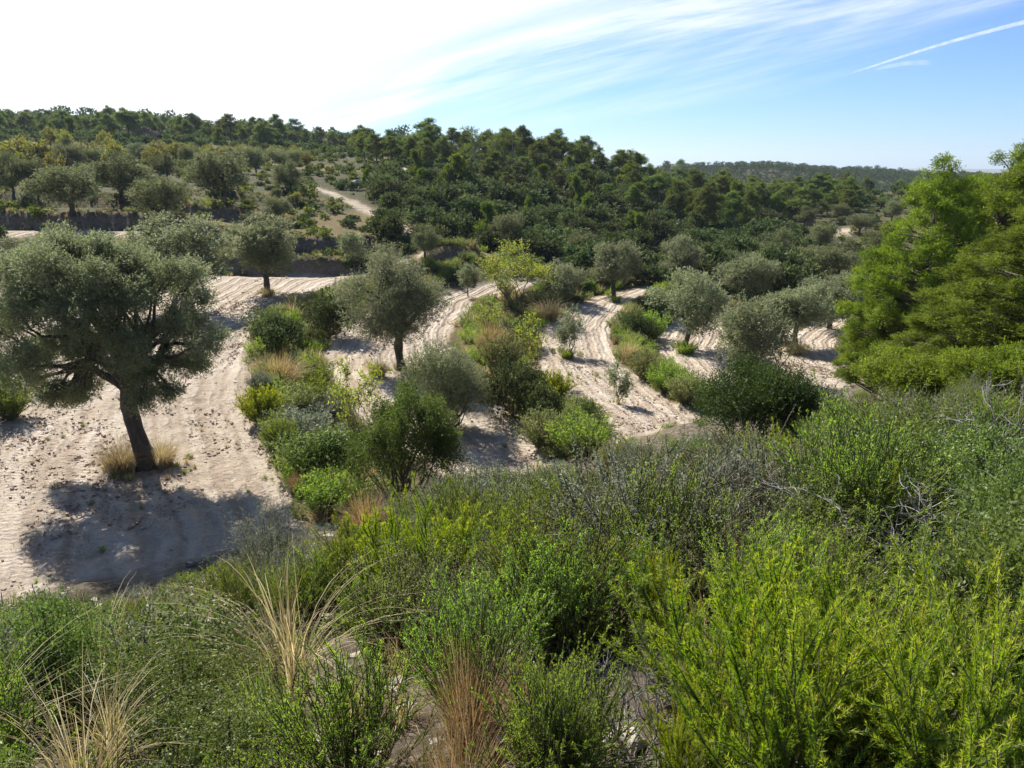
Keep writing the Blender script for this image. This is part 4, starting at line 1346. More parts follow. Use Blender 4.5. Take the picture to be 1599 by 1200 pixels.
for k, u, vb, vt, w, lab in HERO:
    pr = "evergreen_shrub" if k[:5] == "gloss" else "rosemary_shrub" if k[:4] == "rose" else "broom_shrub" if k[:5] == "plume" else "grass_tuft" if k[:4] in ("fine", "arch") else "dead_shrub" if k[:4] == "dead" else "heath_shrub"
    e_ = put(k, pr, u, vb, vt, w, lab, {"grass_tuft": "grass", "dead_shrub": "dead shrub"}.get(pr, "shrub"), None, hmin=.25, part=("foliage", "stem"))
    TAKEN[-1] = (TAKEN[-1][0], TAKEN[-1][1], TAKEN[-1][2] * .8)
# the children of these read as foliage and stem
for o in list(COL.objects):
    if o.parent is not None and o.parent.get("category") in ("bush", "shrub", "grass", "dead shrub"):
        if o.name.startswith("crown"):
            o.name = "foliage"
        elif o.name.startswith("trunk"):
            o.name = "stem"

# ------------------------------------------------------------------ the scrubby slope
EDGE = np.array([(-200, 985), (0, 962), (100, 950), (200, 940), (380, 885), (450, 868), (520, 838), (600, 818), (640, 792), (700, 748), (760, 738), (860, 738), (945, 730), (1000, 708), (1060, 688), (1100, 676), (1180, 690), (1260, 660), (1350, 622), (1450, 600), (1599, 585), (1800, 560)])
R3 = np.random.default_rng(29)


def edge_v(u):
    return np.interp(u, EDGE[:, 0], EDGE[:, 1])


cand = []
y = 1.25
while y < 38:
    stp = .46 + .042 * y
    x = -.76 * y - 1.5
    while x < .76 * y + 1.5:
        cand.append((x + R3.normal() * stp * .3, y + R3.normal() * stp * .3))
        x += stp
    y += stp * .85
cand = np.array(cand)
cz, ch, _ = height(cand[:, 0], cand[:, 1], True)
okc = (ch > .25) & (cand[:, 1] > 1.2)
cand, cz = cand[okc], cz[okc]
cU, cV = project(cand[:, 0], cand[:, 1], cz)
kn = fbm(cand[:, 0] * .45, cand[:, 1] * .45, 201, 3)


def kind_at(u, v, n, r):
    """which plant grows where, after the photograph"""
    if v > 1120 and u > 1000:
        opts = [("plume", .86), ("rosemary", .07), ("dead", .07)]
    elif v > 930 and u < 560:
        opts = [("glossy", .3), ("rosemary", .24), ("arching", .22), ("greyleaf", .1), ("dead", .07), ("greenblade", .07)]
    elif v > 980 and u < 900:
        opts = [("finegrass", .38), ("rosemary", .28), ("dead", .15), ("glossy", .06), ("heath", .1), ("arching", .03)]
    elif v > 1040 and u < 1060:
        opts = [("dead", .52), ("finegrass", .14), ("rosemary", .2), ("greyleaf", .14)]
    elif v > 940 and u >= 1060 and u - 1060 > (1100 - v) * .4:
        opts = [("plume", .6), ("rosemary", .2), ("dead", .1), ("heath", .1)]
    elif u > 1440 and v > 680:
        opts = [("glossy", .55), ("dead", .2), ("heath", .15), ("plume", .1)]
    elif u > 1050 and v > 760:
        opts = [("rosemary", .42), ("plume", .1), ("heath", .14), ("dead", .12), ("glossy", .16), ("greyleaf", .06)]
    elif u > 1230:
        opts = [("heath", .28), ("rosemary", .4), ("greyleaf", .22), ("glossy", .1)]
    elif 540 < u < 760 and v > 860:
        opts = [("rosemary", .62), ("plume", .1), ("arching", .08), ("finegrass", .1), ("heath", .1)]
    elif v < 860:
        opts = [("greyleaf", .3), ("rosemary", .28), ("heath", .2), ("glossy", .22)]
    else:
        opts = [("rosemary", .46), ("greyleaf", .16), ("heath", .14), ("plume", .05), ("finegrass", .1), ("dead", .09)]
    r = (r * .35 + (n * .5 + .5) * .65)
    r = min(max((r - .2) / .6, 0), .999)
    tot = 0
    for k, p in opts:
        tot += p
        if r < tot:
            return k
    return opts[-1][0]


NV = dict(glossy=3, rosemary=4, arching=2, greyleaf=2, dead=3, greenblade=1, finegrass=2, heath=2, plume=3)
NAMES = dict(glossy=("evergreen_shrub", "shrub", "glossy small-leaved green shrub"), rosemary=("rosemary_shrub", "shrub", "upright needle-leaved green shrub"), arching=("grass_tuft", "grass", "tuft of arching straw blades"),
             greyleaf=("grey_shrub", "shrub", "grey-green twiggy shrub"), dead=("dead_shrub", "dead shrub", "leafless grey dead shrub"), greenblade=("grass_tuft", "grass", "tuft of green blades"),
             finegrass=("grass_tuft", "grass", "fine rusty dry grass"), heath=("heath_shrub", "shrub", "brownish olive heath shrub"), plume=("broom_shrub", "shrub", "yellow-green plumed shrub"))
HB = dict(glossy=.72, rosemary=.85, arching=.8, greyleaf=.75, dead=.6, greenblade=.5, finegrass=.55, heath=.75, plume=1.0)
GAPS = [(985, 1180, 110, 150), (700, 1010, 50, 40), (825, 1060, 60, 45), (1320, 1075, 60, 45), (945, 900, 50, 28), (1440, 790, 50, 40), (1215, 855, 40, 25), (770, 1230, 70, 60), (560, 900, 40, 25), (1130, 960, 40, 25), (260, 1020, 50, 25)]
picks = []
TK = np.array([(t[0], t[1], t[2]) for t in TAKEN])
order = np.argsort(cand[:, 1])
for i in order:
    x, y = cand[i]
    u, v = cU[i], cV[i]
    if u < -260 or u > 1860:
        continue
    if np.any(np.hypot(TK[:, 0] - x, TK[:, 1] - y) < TK[:, 2] * .8):
        continue
    mu, mv = project(x, y, cz[i] + .45)
    k = kind_at(mu, mv, kn[i] + R3.normal() * .25, R3.random())
    if R3.random() < .18:
        continue
    if any(((u - a) / c) ** 2 + ((v - b) / d) ** 2 < 1 for a, b, c, d in GAPS) and R3.random() < .88:
        continue
    H = HB[k] * (.5 + .95 * R3.random()) * (1 + .035 * y)
    H = min(H, .22 + .19 * y)
    # tops stay below the line where the fields show
    tmax = float(ray(u, edge_v(u) + R3.normal() * 7)[1])
    lim = tmax * y - cz[i]
    if lim < .16:
        if v < edge_v(u) - (45 if 930 < u < 1160 else 14):
            continue
        lim = .17
    H = min(H, lim)
    picks.append((x, y, cz[i], u, v, k, H))
print("slope plants", len(picks))
NI = 280
rowsf = {}
under = Mass()
under.light = False
for j, (x, y, z, u, v, k, H) in enumerate(picks):
    key = f"{k}{R3.integers(0, NV[k])}" if k != "greenblade" else k
    p = PROTO[key]
    Wd = H * p['W'] / p['H'] * (.95 + .3 * R3.random())
    Wd = np.clip(Wd, .35 + .01 * y, 2.2)
    if j < NI:
        row = int(np.clip((1250 - v) // 90, 0, 9))
        rowsf.setdefault((NAMES[k][2], row), []).append((u, key, k, (x, y, z - .03), H, Wd))
    else:
        under_key = key
        rowsf.setdefault(None, []).append((key, (x, y, z - .03), H / p['H'], Wd / p['W']))
for kk, its in rowsf.items():
    if kk is None:
        continue
    its.sort(key=lambda t: t[0])
    for i, (u, key, k, loc, H, Wd) in enumerate(its):
        nm, cat, look = NAMES[k]
        if len(its) == 1:
            lab = f"{look} on the near slope, sole one in the {ordn(kk[1])} row up"
        else:
            lab = f"{look} on the near slope, {ordn(i)} from left, {ordn(kk[1])} row up"
        thing(key, nm, loc, H, Wd, R3.random() * 6.28, lab, cat, {"shrub": "shrubs on the near slope", "grass": "grass tufts on the near slope", "dead shrub": "dead shrubs on the near slope"}[cat],
              ("foliage", "stem"), (R3.normal() * .09, R3.normal() * .09))


def thin(key, frac):
    """a lighter copy of a plant for the masses"""
    p = PROTO[key]
    for a in ('fa', 'sa'):
        if p[a] is None:
            continue
        V, F, T = p[a]
        if a == 'fa' and len(F) * 4 == len(V):
            n = len(F)
            sel = np.random.default_rng(3).random(n) < frac
            Vn = V.reshape(n, 4, 3)[sel]
            c = Vn.mean(1, keepdims=True)
            Vn = c + (Vn - c) * (1 / math.sqrt(frac))
            p[a] = (Vn.reshape(-1, 3).astype(np.float32), np.arange(len(Vn) * 4).reshape(-1, 4), T.reshape(n, 4)[sel].reshape(-1))


for k, n in NV.items():
    for i in range(n):
        key = f"{k}{i}" if k != "greenblade" else k
        if PROTO[key]['fa'] is not None and k not in ('arching', 'finegrass', 'greenblade'):
            thin(key, .16)
        if PROTO[key]['fa'] is not None and PROTO[key]['sa'] is not None:
            PROTO[key]['sa'] = None
for key, loc, sh, sw in rowsf.get(None, []):
    under.add(key, loc, R3.random() * 6.28, sw, sh)
# low plants between the shrubs, everywhere on the slope
lowx, lowy = [], []
y = 1.3
while y < 24:
    s = .5 + .03 * y
    for x in np.arange(-.75 * y - 1, .75 * y + 1, s):
        lowx.append(x + R3.normal() * s * .4)
        lowy.append(y + R3.normal() * s * .4)
    y += s
lowx, lowy = np.array(lowx), np.array(lowy)
lz, lh, _ = height(lowx, lowy, True)
lU, lV = project(lowx, lowy, lz)
n_low = 0
for i in range(len(lowx)):
    if any(((lU[i] - a) / c) ** 2 + ((lV[i] - b) / d) ** 2 < .8 for a, b, c, d in GAPS) and R3.random() < .7:
        continue
    if lh[i] < .4 or lV[i] < edge_v(lU[i]) + 12 or lowy[i] < 1.2:
        continue
    k = ("low0", "low1", "low2")[int(R3.choice(3, p=(.45, .3, .25)))]
    s = .7 + .6 * R3.random()
    under.add(k, (lowx[i], lowy[i], lz[i] - .02), R3.random() * 6.28, s * (1 + .02 * lowy[i]), s)
    n_low += 1
print("low", n_low)
under.build("undergrowth", "low tangled undergrowth between the shrubs of the near slope", "undergrowth")

# ------------------------------------------------------------------ grass and weeds along the banks, as masses
bankg = Mass()
proto("b_dry", sh_grass(.5, .6, 60, 400, .012, .5, 4), None, 'dry', None)
proto("b_orange", sh_grass(.5, .5, 60, 401, .012, .4, 4), None, 'orange', None)
proto("b_green", sh_grass(.4, .6, 60, 402, .012, .5, 4), None, 'greengrass', None)
proto("b_heath", *sh_shoots(.5, .8, 26, 22, .06, .018, 403, start=.05, branch=2), 'heath', None) if False else None
fo, st = sh_shoots(.55, .8, 26, 22, .06, .018, 403, start=.05, branch=2)
proto("b_heath", fo, None, 'heath', None)
fo, st = sh_shoots(.55, .8, 26, 22, .06, .018, 404, start=.05, branch=2)
proto("b_shoot", fo, None, 'rosemary', None)
cnt = 0
for bi, (P, a, w, wide) in enumerate(BANKS):
    seg = np.hypot(*np.diff(P, axis=0).T)
    Ltot = seg.sum()
    n = int(Ltot * (30 if bi < 3 else 16))
    s = R3.random(n) * Ltot
    cs = np.concatenate([[0], np.cumsum(seg)])
    k = np.clip(np.searchsorted(cs, s) - 1, 0, len(seg) - 1)
    f = (s - cs[k]) / seg[k]
    pts = P[k] + (P[k + 1] - P[k]) * f[:, None] + R3.normal(size=(n, 2)) * (.85 if bi < 3 else .8)
    z, h, dm = height(pts[:, 0], pts[:, 1], True)
    bb = bare(pts[:, 0], pts[:, 1])
    pn = fbm(pts[:, 0] * .5, pts[:, 1] * .5, 333, 2)
    for i in range(n):
        if bb[i] or h[i] > .3:
            continue
        r = R3.random() * .6 + (pn[i] + .5) * .5
        key = "b_dry" if r < .38 else "b_orange" if r < .47 else "b_heath" if r < .75 else "b_shoot" if r < .92 else "b_green"
        sc = .5 + 1.0 * R3.random() ** 1.5
        if bi >= 3:
            key = "b_dry" if r < .6 else "b_heath"
            sc *= .5
        bankg.add(key, (pts[i, 0], pts[i, 1], z[i] - .03), R3.random() * 6.28, sc, sc)
        cnt += 1
# weeds left standing round the trunks by the plough
for tu, tv, rad, nn in [(226, 728, .95, 46), (627, 578, .9, 34), (418, 458, .6, 14), (1070, 543, .7, 16), (1242, 543, .8, 20), (958, 465, .6, 10), (886, 552, .7, 14), (553, 429, .4, 6), (1292, 512, .6, 10), (965, 630, .3, 5), (905, 590, 1.2, 12)]:
    c = at_px(tu, tv)
    for i in range(nn):
        a_ = R3.random() * 6.28
        r_ = rad * R3.random() ** .6
        x_, y_ = c[0] + math.cos(a_) * r_ * 1.3, c[1] + math.sin(a_) * r_
        z_ = float(height(np.array([x_]), np.array([y_]))[0])
        sc = .25 + .55 * R3.random() * (1.2 - r_ / rad)
        bankg.add(("b_dry", "b_dry", "b_heath", "b_green")[int(R3.integers(0, 4))], (x_, y_, z_ - .02), R3.random() * 6.28, sc, sc)
# stray weeds out on the tilled strips
for i in range(420):
    y_ = R3.uniform(10, 44)
    x_ = R3.uniform(-.7, .7) * y_
    z_, h_, _ = height(np.array([x_]), np.array([y_]), True)
    if h_[0] < .3:
        sc = .12 + .22 * R3.random()
        bankg.add(("b_dry", "b_green", "b_heath")[int(R3.integers(0, 3))], (x_, y_, float(z_[0]) - .01), R3.random() * 6.28, sc, sc)
print("bank grass", cnt)
bankg.build("bank_grass", "dry grass and weeds growing along the terrace banks", "grass")

# ------------------------------------------------------------------ clods on the tilled soil and stones on the slope
def stone_mat(name, a, b, sc=5):
    m, nt, out = new_mat(name)
    geo = N(nt, "ShaderNodeNewGeometry")
    nz = N(nt, "ShaderNodeTexNoise", i_Vector=geo.outputs["Position"], i_Scale=sc, i_Detail=8.0, i_Roughness=.7)
    c = ramp(nt, nz.outputs[0], [(.3, a), (.7, b)])
    p = N(nt, "ShaderNodeBsdfPrincipled", i_Base_Color=c, i_Roughness=.95)
    bp = N(nt, "ShaderNodeBump", i_Height=nz.outputs[0], i_Strength=.7, i_Distance=.05)
    nt.links.new(bp.outputs[0], p.inputs["Normal"])
    nt.links.new(p.outputs[0], out.inputs[0])
    return m


M_['clod'] = stone_mat("soil_clods", (.26, .17, .115), (.52, .40, .31), 9)
M_['stone'] = stone_mat("limestone", (.22, .19, .15), (.52, .47, .40))
M_['hut'] = stone_mat("hut_stone", (.14, .095, .07), (.30, .215, .16), 2)


def lump(n=5):
    """rough closed lump: a cube-sphere, n cells a side, unit size"""
    g = np.linspace(-1, 1, n + 1)
    V, F = [], []
    for ax in range(3):
        for sg in (-1, 1):
            b = len(V) * 0 + sum(len(v) for v in V)
            A, B = np.meshgrid(g, g, indexing='ij')
            P = np.zeros((n + 1, n + 1, 3))
            P[..., ax] = sg
            P[..., (ax + 1) % 3] = A if sg > 0 else B
            P[..., (ax + 2) % 3] = B if sg > 0 else A
            V.append(P.reshape(-1, 3))
            i, j = np.meshgrid(np.arange(n), np.arange(n), indexing='ij')
            k = i * (n + 1) + j
            F.append((np.stack([k, k + n + 1, k + n + 2, k + 1], -1).reshape(-1, 4)) + b)
    V, F = np.concatenate(V), np.concatenate(F)
    return unit(V) * .6 + V * .25, F


LV1, LF1 = lump(1)
qc = Q()
npick = 0
X = R3.uniform(-14, 20, 110000)
Y = R3.uniform(9, 40, 110000)
keepc = bare(X, Y) & (R3.random(len(X)) < np.clip(.05 + 2.2 * fbm(X * .35, Y * .35, 640, 3), .02, 1)) & (np.abs(X) < .75 * Y)
X, Y = X[keepc][:22000], Y[keepc][:22000]
Zc, hc, _ = height(X, Y, True)
m = hc < .3
X, Y, Zc = X[m], Y[m], Zc[m]
for i in range(len(X)):
    s = .008 + .034 * R3.random() ** 4 + (.0004 * Y[i])
    v = (LV1 + R3.normal(size=LV1.shape) * .18) * s * np.array([1, 1, .7])
    c_, s_ = math.cos(i), math.sin(i)
    v = np.stack([v[:, 0] * c_ - v[:, 1] * s_, v[:, 0] * s_ + v[:, 1] * c_, v[:, 2]], 1)
    qc.add(v + [X[i], Y[i], Zc[i] + s * .3], LF1)
print("clods", len(X))
o = link("soil_clods", qc.mesh("soil_clods", M_['clod']))
o["kind"], o["label"], o["category"] = "stuff", "reddish clods of earth strewn over the tilled fields", "clods"

LV, LF = lump(6)


def boulder(loc, size, label, seed, name="boulder"):
    rr = np.random.default_rng(seed)
    a = rr.normal(size=(5, 3))
    v = LV.copy()
    n = np.sin(v @ a[0] * 3) * .12 + np.sin(v @ a[1] * 6) * .07 + np.sin(v @ a[2] * 11) * .035
    v = v * (1 + n)[:, None] * np.asarray(size)
    me = mesh_from(name, v, LF, None, M_['stone'])
    o = link(name, me)
    o.location = loc
    o.rotation_euler = (rr.normal() * .2, rr.normal() * .2, rr.random() * 6)
    o["label"], o["category"] = label, "rock"
    return o


ST = [(642, 276, 34, 12, "pale flat rock outcrop at the left foot of the pine hill"), (584, 290, 30, 9, "long low grey rock below the pale outcrop"), (600, 296, 18, 8, "small grey rock under the long low one"),
      (560, 288, 20, 8, "grey rock at the upper edge of the path's scrub"), (895, 322, 22, 7, "pale rock in the gap of the pine hill"),
      (1440, 775, 30, 22, "brownish slope rock showing between shrubs under the glossy bushes"), (1215, 842, 22, 14, "small pale stone in the middle of the shrubby slope"), (945, 888, 34, 16, "pale stone between upright green shrubs"),
      (1010, 876, 18, 12, "small stone right of the pale stone among upright shrubs"), (815, 1030, 46, 24, "reddish-grey stone in the dry grass near the bottom"), (840, 1052, 34, 16, "second stone beside the reddish-grey one"),
      (1330, 1060, 30, 26, "stone half covered by yellow-green plumes"), (1045, 980, 16, 10, "pebble-sized pale stone above the dead twigs"), (985, 1160, 40, 20, "grey stone under the bleached dead shrubs"), (930, 1130, 30, 16, "flat stone left of the bleached dead shrubs")]
for i, (u, v, w, h, lab) in enumerate(ST):
    p = at_px(u, v)
    d = p[1] * CP - p[2] * SP
    s = w / F0 * d / 1.3
    boulder(p + [0, 0, .01], (s, s * .8, h / F0 * d / 1.1), lab, 700 + i)
# loose rubble on the slope
qs = Q()
for i in range(1500):
    y = 1.5 + 18 * R3.random()
    x = R3.uniform(-.75, .75) * y
    z, h, _ = height(np.array([x]), np.array([y]), True)
    if h[0] < .6:
        continue
    s = .02 + .05 * R3.random() ** 2
    v = (LV1 + R3.normal(size=LV1.shape) * .2) * s * np.array([1.3, 1, .6])
    qs.add(v + [x, y, z[0] + s * .2], LF1)
o = link("slope_rubble", qs.mesh("slope_rubble", M_['stone']))
o["kind"], o["label"], o["category"] = "stuff", "loose pale stones lying on the near slope", "stones"


# ------------------------------------------------------------------ ruined stone hut on the left ridge
def hut():
    p = at_px(233, None, 150)
    s = (p[1] * CP) / F0
    e = bpy.data.objects.new("stone_hut", None)
    COL.objects.link(e)
    ztop = float(ray(233, 197)[1]) * p[1]
    Hh = ztop - p[2]
    e.location = p
    e["label"], e["category"] = "small roofless brown stone hut half hidden below the left ridge's pines", "building"
    w = 28 * s
    rr = np.random.default_rng(4)

    def wall(x0, y0, x1, y1, h0, h1, th=.45):
        q = Q()
        L = math.hypot(x1 - x0, y1 - y0)
        nx, ny = (x1 - x0) / L, (y1 - y0) / L
        k = 9
        for i in range(k):
            a, b = i / k, (i + 1) / k
            ht = (h0 + (h1 - h0) * (a + b) / 2) * (1 + rr.normal() * .05)
            P = []
            for f, sd in ((a, -1), (b, -1), (b, 1), (a, 1)):
                P.append((x0 + nx * L * f - ny * th / 2 * sd, y0 + ny * L * f + nx * th / 2 * sd))
            V = [(a_, b_, -.4) for a_, b_ in P] + [(a_, b_, ht) for a_, b_ in P]
            q.add(np.array(V), np.array([[0, 3, 2, 1], [4, 5, 6, 7], [0, 1, 5, 4], [1, 2, 6, 5], [2, 3, 7, 6], [3, 0, 4, 7]]))
        link("wall", q.mesh("hut_wall", M_['hut']), e)
    wall(-w / 2, 0, -w * .12, 0, Hh * .95, Hh)
    wall(w * .12, 0, w / 2, 0, Hh * .95, Hh * .75)
    wall(-w / 2, .25, -w / 2, w * .8, Hh * .9, Hh * .8)
    wall(w / 2, .25, w / 2, w * .8, Hh * .7, Hh * .6)
    wall(-w / 2, w * .8, w / 2, w * .8, Hh * .9, Hh * .7)
    q = Q()
    V = np.array([(-w * .16, -.26, Hh * .62), (w * .16, -.26, Hh * .62), (w * .16, .26, Hh * .62), (-w * .16, .26, Hh * .62), (-w * .16, -.26, Hh), (w * .16, -.26, Hh), (w * .16, .26, Hh), (-w * .16, .26, Hh)])
    q.add(V, np.array([[0, 3, 2, 1], [4, 5, 6, 7], [0, 1, 5, 4], [1, 2, 6, 5], [2, 3, 7, 6], [3, 0, 4, 7]]))
    link("lintel", q.mesh("hut_lintel", M_['hut']), e)


hut()


# ------------------------------------------------------------------ aircraft trail in the sky
def contrail():
    m, nt, out = new_mat("ice_trail")
    tc = N(nt, "ShaderNodeAttribute", attribute_name="tint").outputs["Fac"]
    d = N(nt, "ShaderNodeBsdfDiffuse", i_Color=(1, 1, 1, 1))
    tl = N(nt, "ShaderNodeBsdfTranslucent", i_Color=(1, 1, 1, 1))
    a = N(nt, "ShaderNodeMixShader", i_0=.6, i_1=d.outputs[0], i_2=tl.outputs[0])
    tr = N(nt, "ShaderNodeBsdfTransparent")
    nz = N(nt, "ShaderNodeTexNoise", i_Vector=N(nt, "ShaderNodeNewGeometry").outputs["Position"], i_Scale=.004, i_Detail=5.0).outputs[0]
    f = math_(nt, 'MULTIPLY', tc, math_(nt, 'MULTIPLY_ADD', nz, 1.3, -.1, clamp=True), clamp=True)
    mx = N(nt, "ShaderNodeMixShader", i_0=f, i_1=tr.outputs[0], i_2=a.outputs[0])
    nt.links.new(mx.outputs[0], out.inputs[0])
    D = 30000.0
    for u0, v0, u1, v1, w0, w1, op, lab in [(1300, 124, 1640, 24, 2, 6.5, .6, "long thin white aircraft trail in the upper right sky"), (1360, 110, 1462, 98, 4, 8, .28, "short faint trail below the long white one")]:
        q = Q()
        n = 30
        t = np.linspace(0, 1, n)
        u = u0 + (u1 - u0) * t + np.sin(t * 9) * 1.2
        v = v0 + (v1 - v0) * t - np.sin(t * np.pi) * 4
        a_, e_ = ray(u, v)
        c = np.stack([a_ * D, np.full(n, D), e_ * D], 1)
        wd = (w0 + (w1 - w0) * t) / F0 * D * .5
        k = 8
        an = np.linspace(0, 2 * np.pi, k, endpoint=False)
        V = c[:, None] + np.stack([0 * an, np.sin(an) * .35, np.cos(an)], -1)[None] * wd[:, None, None]
        tt = (op * sstep(0, .25, t) * (1 if op > .5 else 1) * np.where(op > .5, 1, 1 - sstep(.7, 1, t)))[:, None] * (1 - .0 * an)[None]
        i = np.arange(n - 1)[:, None]
        j = np.arange(k)[None]
        F = np.stack([i * k + j, i * k + (j + 1) % k, (i + 1) * k + (j + 1) % k, (i + 1) * k + j], -1).reshape(-1, 4)
        q.add(V.reshape(-1, 3), F, tt.ravel() * .6)
        o = link("contrail", q.mesh("contrail", m, True))
        o["label"], o["category"] = lab, "contrail"


contrail()

# ------------------------------------------------------------------ ground sheet
def build_ground():
    fine = np.radians(np.arange(-44, 44.01, .14))
    coarse = np.radians(np.arange(44 + 4, 360 - 44 - 3, 4))
    th = np.concatenate([fine, coarse])
    r = [0.02, .3, .6, .9, 1.2]
    while r[-1] < 62:
        r.append(r[-1] * (1.0075 if r[-1] > 4 else 1.02))
    while r[-1] < 900:
        r.append(r[-1] * 1.018)
    while r[-1] < 6000:
        r.append(r[-1] * 1.15)
    r = np.array(r)
    T, R = np.meshgrid(th, r)
    X, Y = R * np.sin(T), R * np.cos(T)
    Z, h, dm = height(X, Y, True)
    b = bare(X, Y).astype(float)
    # soften one cell
    for _ in range(1):
        b[1:-1, 1:-1] = (b[1:-1, 1:-1] * 2 + b[:-2, 1:-1] + b[2:, 1:-1] + b[1:-1, :-2] + b[1:-1, 2:]) / 6
    b *= (1 - sstep(.3, .8, h))
    near = 1 - sstep(35, 60, R)
    wl = fbm(X * .3, Y * .3, 77, 2) * 1.2
    fur = np.sin((dm + wl) * 2 * np.pi / .62) * .5 + np.sin((dm + wl) * 2 * np.pi / .236)*.2
    lump = fbm(X * 2.2, Y * 2.2, 90, 4)
    Z = Z + near * b * (.038 * fur * sstep(-.35, .1, fbm(X * .4, Y * .4, 61, 2)) + .05 * lump)
    Z = Z + (1 - b) * near * lump * .08
    gx, gy = np.gradient(Z)
    dr = np.gradient(R, axis=0)
    dt = np.maximum(R * .003, 1e-3)
    steep = np.abs(gx / dr)
    wall = sstep(.55, .95, steep) * (1 - sstep(.3, .8, h)) * sstep(30, 40, R) * (1 - sstep(120, 200, R))
    gold = sstep(0, .2, fbm(X * .12, Y * .12, 71, 3)) * (1 - sstep(100, 160, R)) * .8
    b *= 1 - sstep(.42, .7, steep) * sstep(33, 40, R) * (1 - h)
    b *= 1 - sstep(.9, .35, dm) * .9
    gold *= 1 - sstep(170, 260, R)
    gold = np.maximum(gold, 1 - sstep(1.2, 2.2, dm))
    tw, ta = tracks(X, Y)
    nr, ntn = X.shape
    i = np.arange(nr - 1)[:, None]
    j = np.arange(ntn)[None, :]
    j2 = (j + 1) % ntn
    F = np.stack([i * ntn + j, i * ntn + j2, (i + 1) * ntn + j2, (i + 1) * ntn + j], -1).reshape(-1, 4)
    V = np.stack([X, Y, Z], -1).reshape(-1, 3)
    me = mesh_from("ground", V, F, None, ground_mat(), True,
                   {"bare": b.ravel(), "slope": h.ravel(), "furrow": dm.ravel(), "wall": wall.ravel(), "gold": gold.ravel(), "track": tw.ravel(), "arc": ta.ravel()})
    o = link("ground", me)
    o["kind"] = "structure"
    return o


build_ground()
HAZE = True

# ------------------------------------------------------------------ light and sky
SUN_AZ, SUN_EL = -36.0, 41.0     # degrees; azimuth from straight ahead, to the left


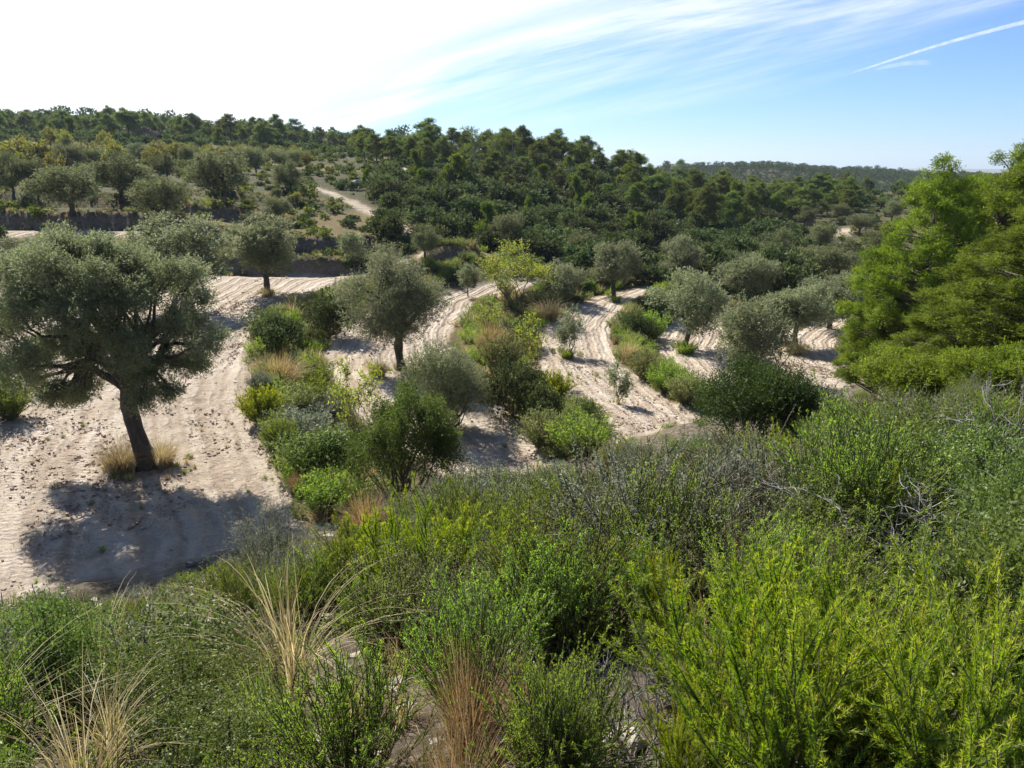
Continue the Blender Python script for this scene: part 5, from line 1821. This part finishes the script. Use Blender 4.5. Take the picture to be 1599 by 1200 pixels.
def build_light():
    w = bpy.data.worlds.new("World")
    SC.world = w
    w.use_nodes = True
    nt = w.node_tree
    for n in list(nt.nodes):
        nt.nodes.remove(n)
    out = nt.nodes.new("ShaderNodeOutputWorld")
    sky = N(nt, "ShaderNodeTexSky")
    sky.sky_type = 'NISHITA'
    sky.sun_disc = False
    sky.sun_elevation = math.radians(SUN_EL)
    sky.sun_rotation = math.radians(SUN_AZ)
    sky.altitude = 300
    sky.air_density = 1.0
    sky.dust_density = 0.0
    sky.ozone_density = 3.0
    tc = N(nt, "ShaderNodeTexCoord")
    sep = N(nt, "ShaderNodeSeparateXYZ", i_0=tc.outputs["Generated"])
    x, y, z = sep.outputs
    # thin high cirrus, laid out by compass bearing and elevation
    yy = math_(nt, 'MAXIMUM', y, .05)
    a = math_(nt, 'DIVIDE', x, yy)
    e = math_(nt, 'DIVIDE', z, yy)
    al = math_(nt, 'ADD', math_(nt, 'MULTIPLY', a, .975), math_(nt, 'MULTIPLY', e, .22))
    ac = math_(nt, 'SUBTRACT', math_(nt, 'MULTIPLY', e, .975), math_(nt, 'MULTIPLY', a, .22))
    v1 = N(nt, "ShaderNodeCombineXYZ", i_0=math_(nt, 'MULTIPLY', al, 1.6), i_1=math_(nt, 'MULTIPLY', ac, 14.0), i_2=1.7)
    n1 = N(nt, "ShaderNodeTexNoise", i_Vector=v1.outputs[0], i_Scale=1.3, i_Detail=8.0, i_Roughness=.62, i_Distortion=.5).outputs[0]
    v2 = N(nt, "ShaderNodeCombineXYZ", i_0=math_(nt, 'MULTIPLY', al, 3.0), i_1=math_(nt, 'MULTIPLY', ac, 50.0), i_2=4.2)
    n2 = N(nt, "ShaderNodeTexNoise", i_Vector=v2.outputs[0], i_Scale=1.0, i_Detail=6.0, i_Roughness=.65, i_Distortion=.3).outputs[0]
    # broad veil: full to the upper left of the line running up to the right
    s = math_(nt, 'SUBTRACT', ac, .090)
    lft = math_(nt, 'MULTIPLY', math_(nt, 'ADD', a, .05), -.22)
    s = math_(nt, 'ADD', s, math_(nt, 'MAXIMUM', lft, 0.0))
    s = math_(nt, 'ADD', s, math_(nt, 'MULTIPLY_ADD', n1, .10, -.05))
    s = math_(nt, 'ADD', s, math_(nt, 'MULTIPLY_ADD', n2, .07, -.035))
    veil = math_(nt, 'MULTIPLY_ADD', s, 9.0, .12, clamp=True)
    thin = math_(nt, 'MULTIPLY_ADD', math_(nt, 'ADD', n1, math_(nt, 'MULTIPLY', n2, .6)), 3.4, -2.1, clamp=True)
    edge = math_(nt, 'MULTIPLY_ADD', s, 9.0, .75, clamp=True)
    rgt = math_(nt, 'SUBTRACT', 1.15, math_(nt, 'MULTIPLY', a, 1.6), clamp=True)
    wisps = math_(nt, 'MULTIPLY', math_(nt, 'MULTIPLY', thin, edge), .8)
    cl = math_(nt, 'MAXIMUM', math_(nt, 'MULTIPLY', veil, rgt), wisps)
    cl = math_(nt, 'MULTIPLY', cl, math_(nt, 'MULTIPLY_ADD', e, 30.0, .8, clamp=True))
    cl = math_(nt, 'MULTIPLY', cl, math_(nt, 'MULTIPLY', .93, math_(nt, 'MULTIPLY', math_(nt, 'MULTIPLY_ADD', y, 4.0, -1.0, clamp=True), math_(nt, 'MULTIPLY_ADD', z, -3.0, 2.2, clamp=True))))
    el_ = math_(nt, 'MULTIPLY', z, 2.2, clamp=True)
    tint = mixc(nt, el_, (.70 * SKY_S, .93 * SKY_S, 1.42 * SKY_S), (SKY_S * .9, SKY_S * .95, SKY_S * 1.1))
    sb = mixc(nt, 1.0, sky.outputs[0], tint, 'MULTIPLY')
    fin = mixc(nt, cl, sb, CLOUD)
    bg = N(nt, "ShaderNodeBackground", i_Color=fin, i_Strength=1.0)
    nt.links.new(bg.outputs[0], out.inputs[0])
    sd = bpy.data.lights.new("sun", 'SUN')
    sd.energy = SUN_E
    sd.angle = math.radians(.53)
    sd.color = (1, .95, .87)
    so = bpy.data.objects.new("sun", sd)
    COL.objects.link(so)
    az, el = math.radians(SUN_AZ), math.radians(SUN_EL)
    d = Vector((math.sin(az) * math.cos(el), math.cos(az) * math.cos(el), math.sin(el)))
    so.rotation_euler = d.to_track_quat('Z', 'Y').to_euler()


SKY_S, CLOUD, SUN_E = .057, (.62, .64, .66), 4.8
build_light()
vs = SC.view_settings
vs.view_transform = 'Standard'
vs.look = 'None'
vs.exposure = 1.0
vs.gamma = 1
SC.cycles.use_denoising = True
SC.cycles.max_bounces = 6
SC.cycles.diffuse_bounces = 3
SC.cycles.glossy_bounces = 2
SC.cycles.transmission_bounces = 4
SC.cycles.transparent_max_bounces = 4
SC.cycles.caustics_reflective = False
SC.cycles.caustics_refractive = False


def build_haze():
    m, nt, out = new_mat("haze_air")
    pv = nt.nodes.new("ShaderNodeVolumePrincipled")
    pv.inputs["Color"].default_value = (.7, .83, 1, 1)
    pv.inputs["Density"].default_value = .00014
    pv.inputs["Anisotropy"].default_value = .3
    nt.links.new(pv.outputs[0], out.inputs["Volume"])
    x, y0, y1, z0, z1 = 6100, -6100, 6100, -330, 60
    V = np.array([(-x, y0, z0), (x, y0, z0), (x, y1, z0), (-x, y1, z0), (-x, y0, z1), (x, y0, z1), (x, y1, z1), (-x, y1, z1)], float)
    F = np.array([[0, 3, 2, 1], [4, 5, 6, 7], [0, 1, 5, 4], [1, 2, 6, 5], [2, 3, 7, 6], [3, 0, 4, 7]])
    o = link("haze", mesh_from("haze", V, F, None, m))
    o["kind"] = "stuff"
    o["label"] = "thin blue haze in the air over the hills"


if HAZE:
    build_haze()
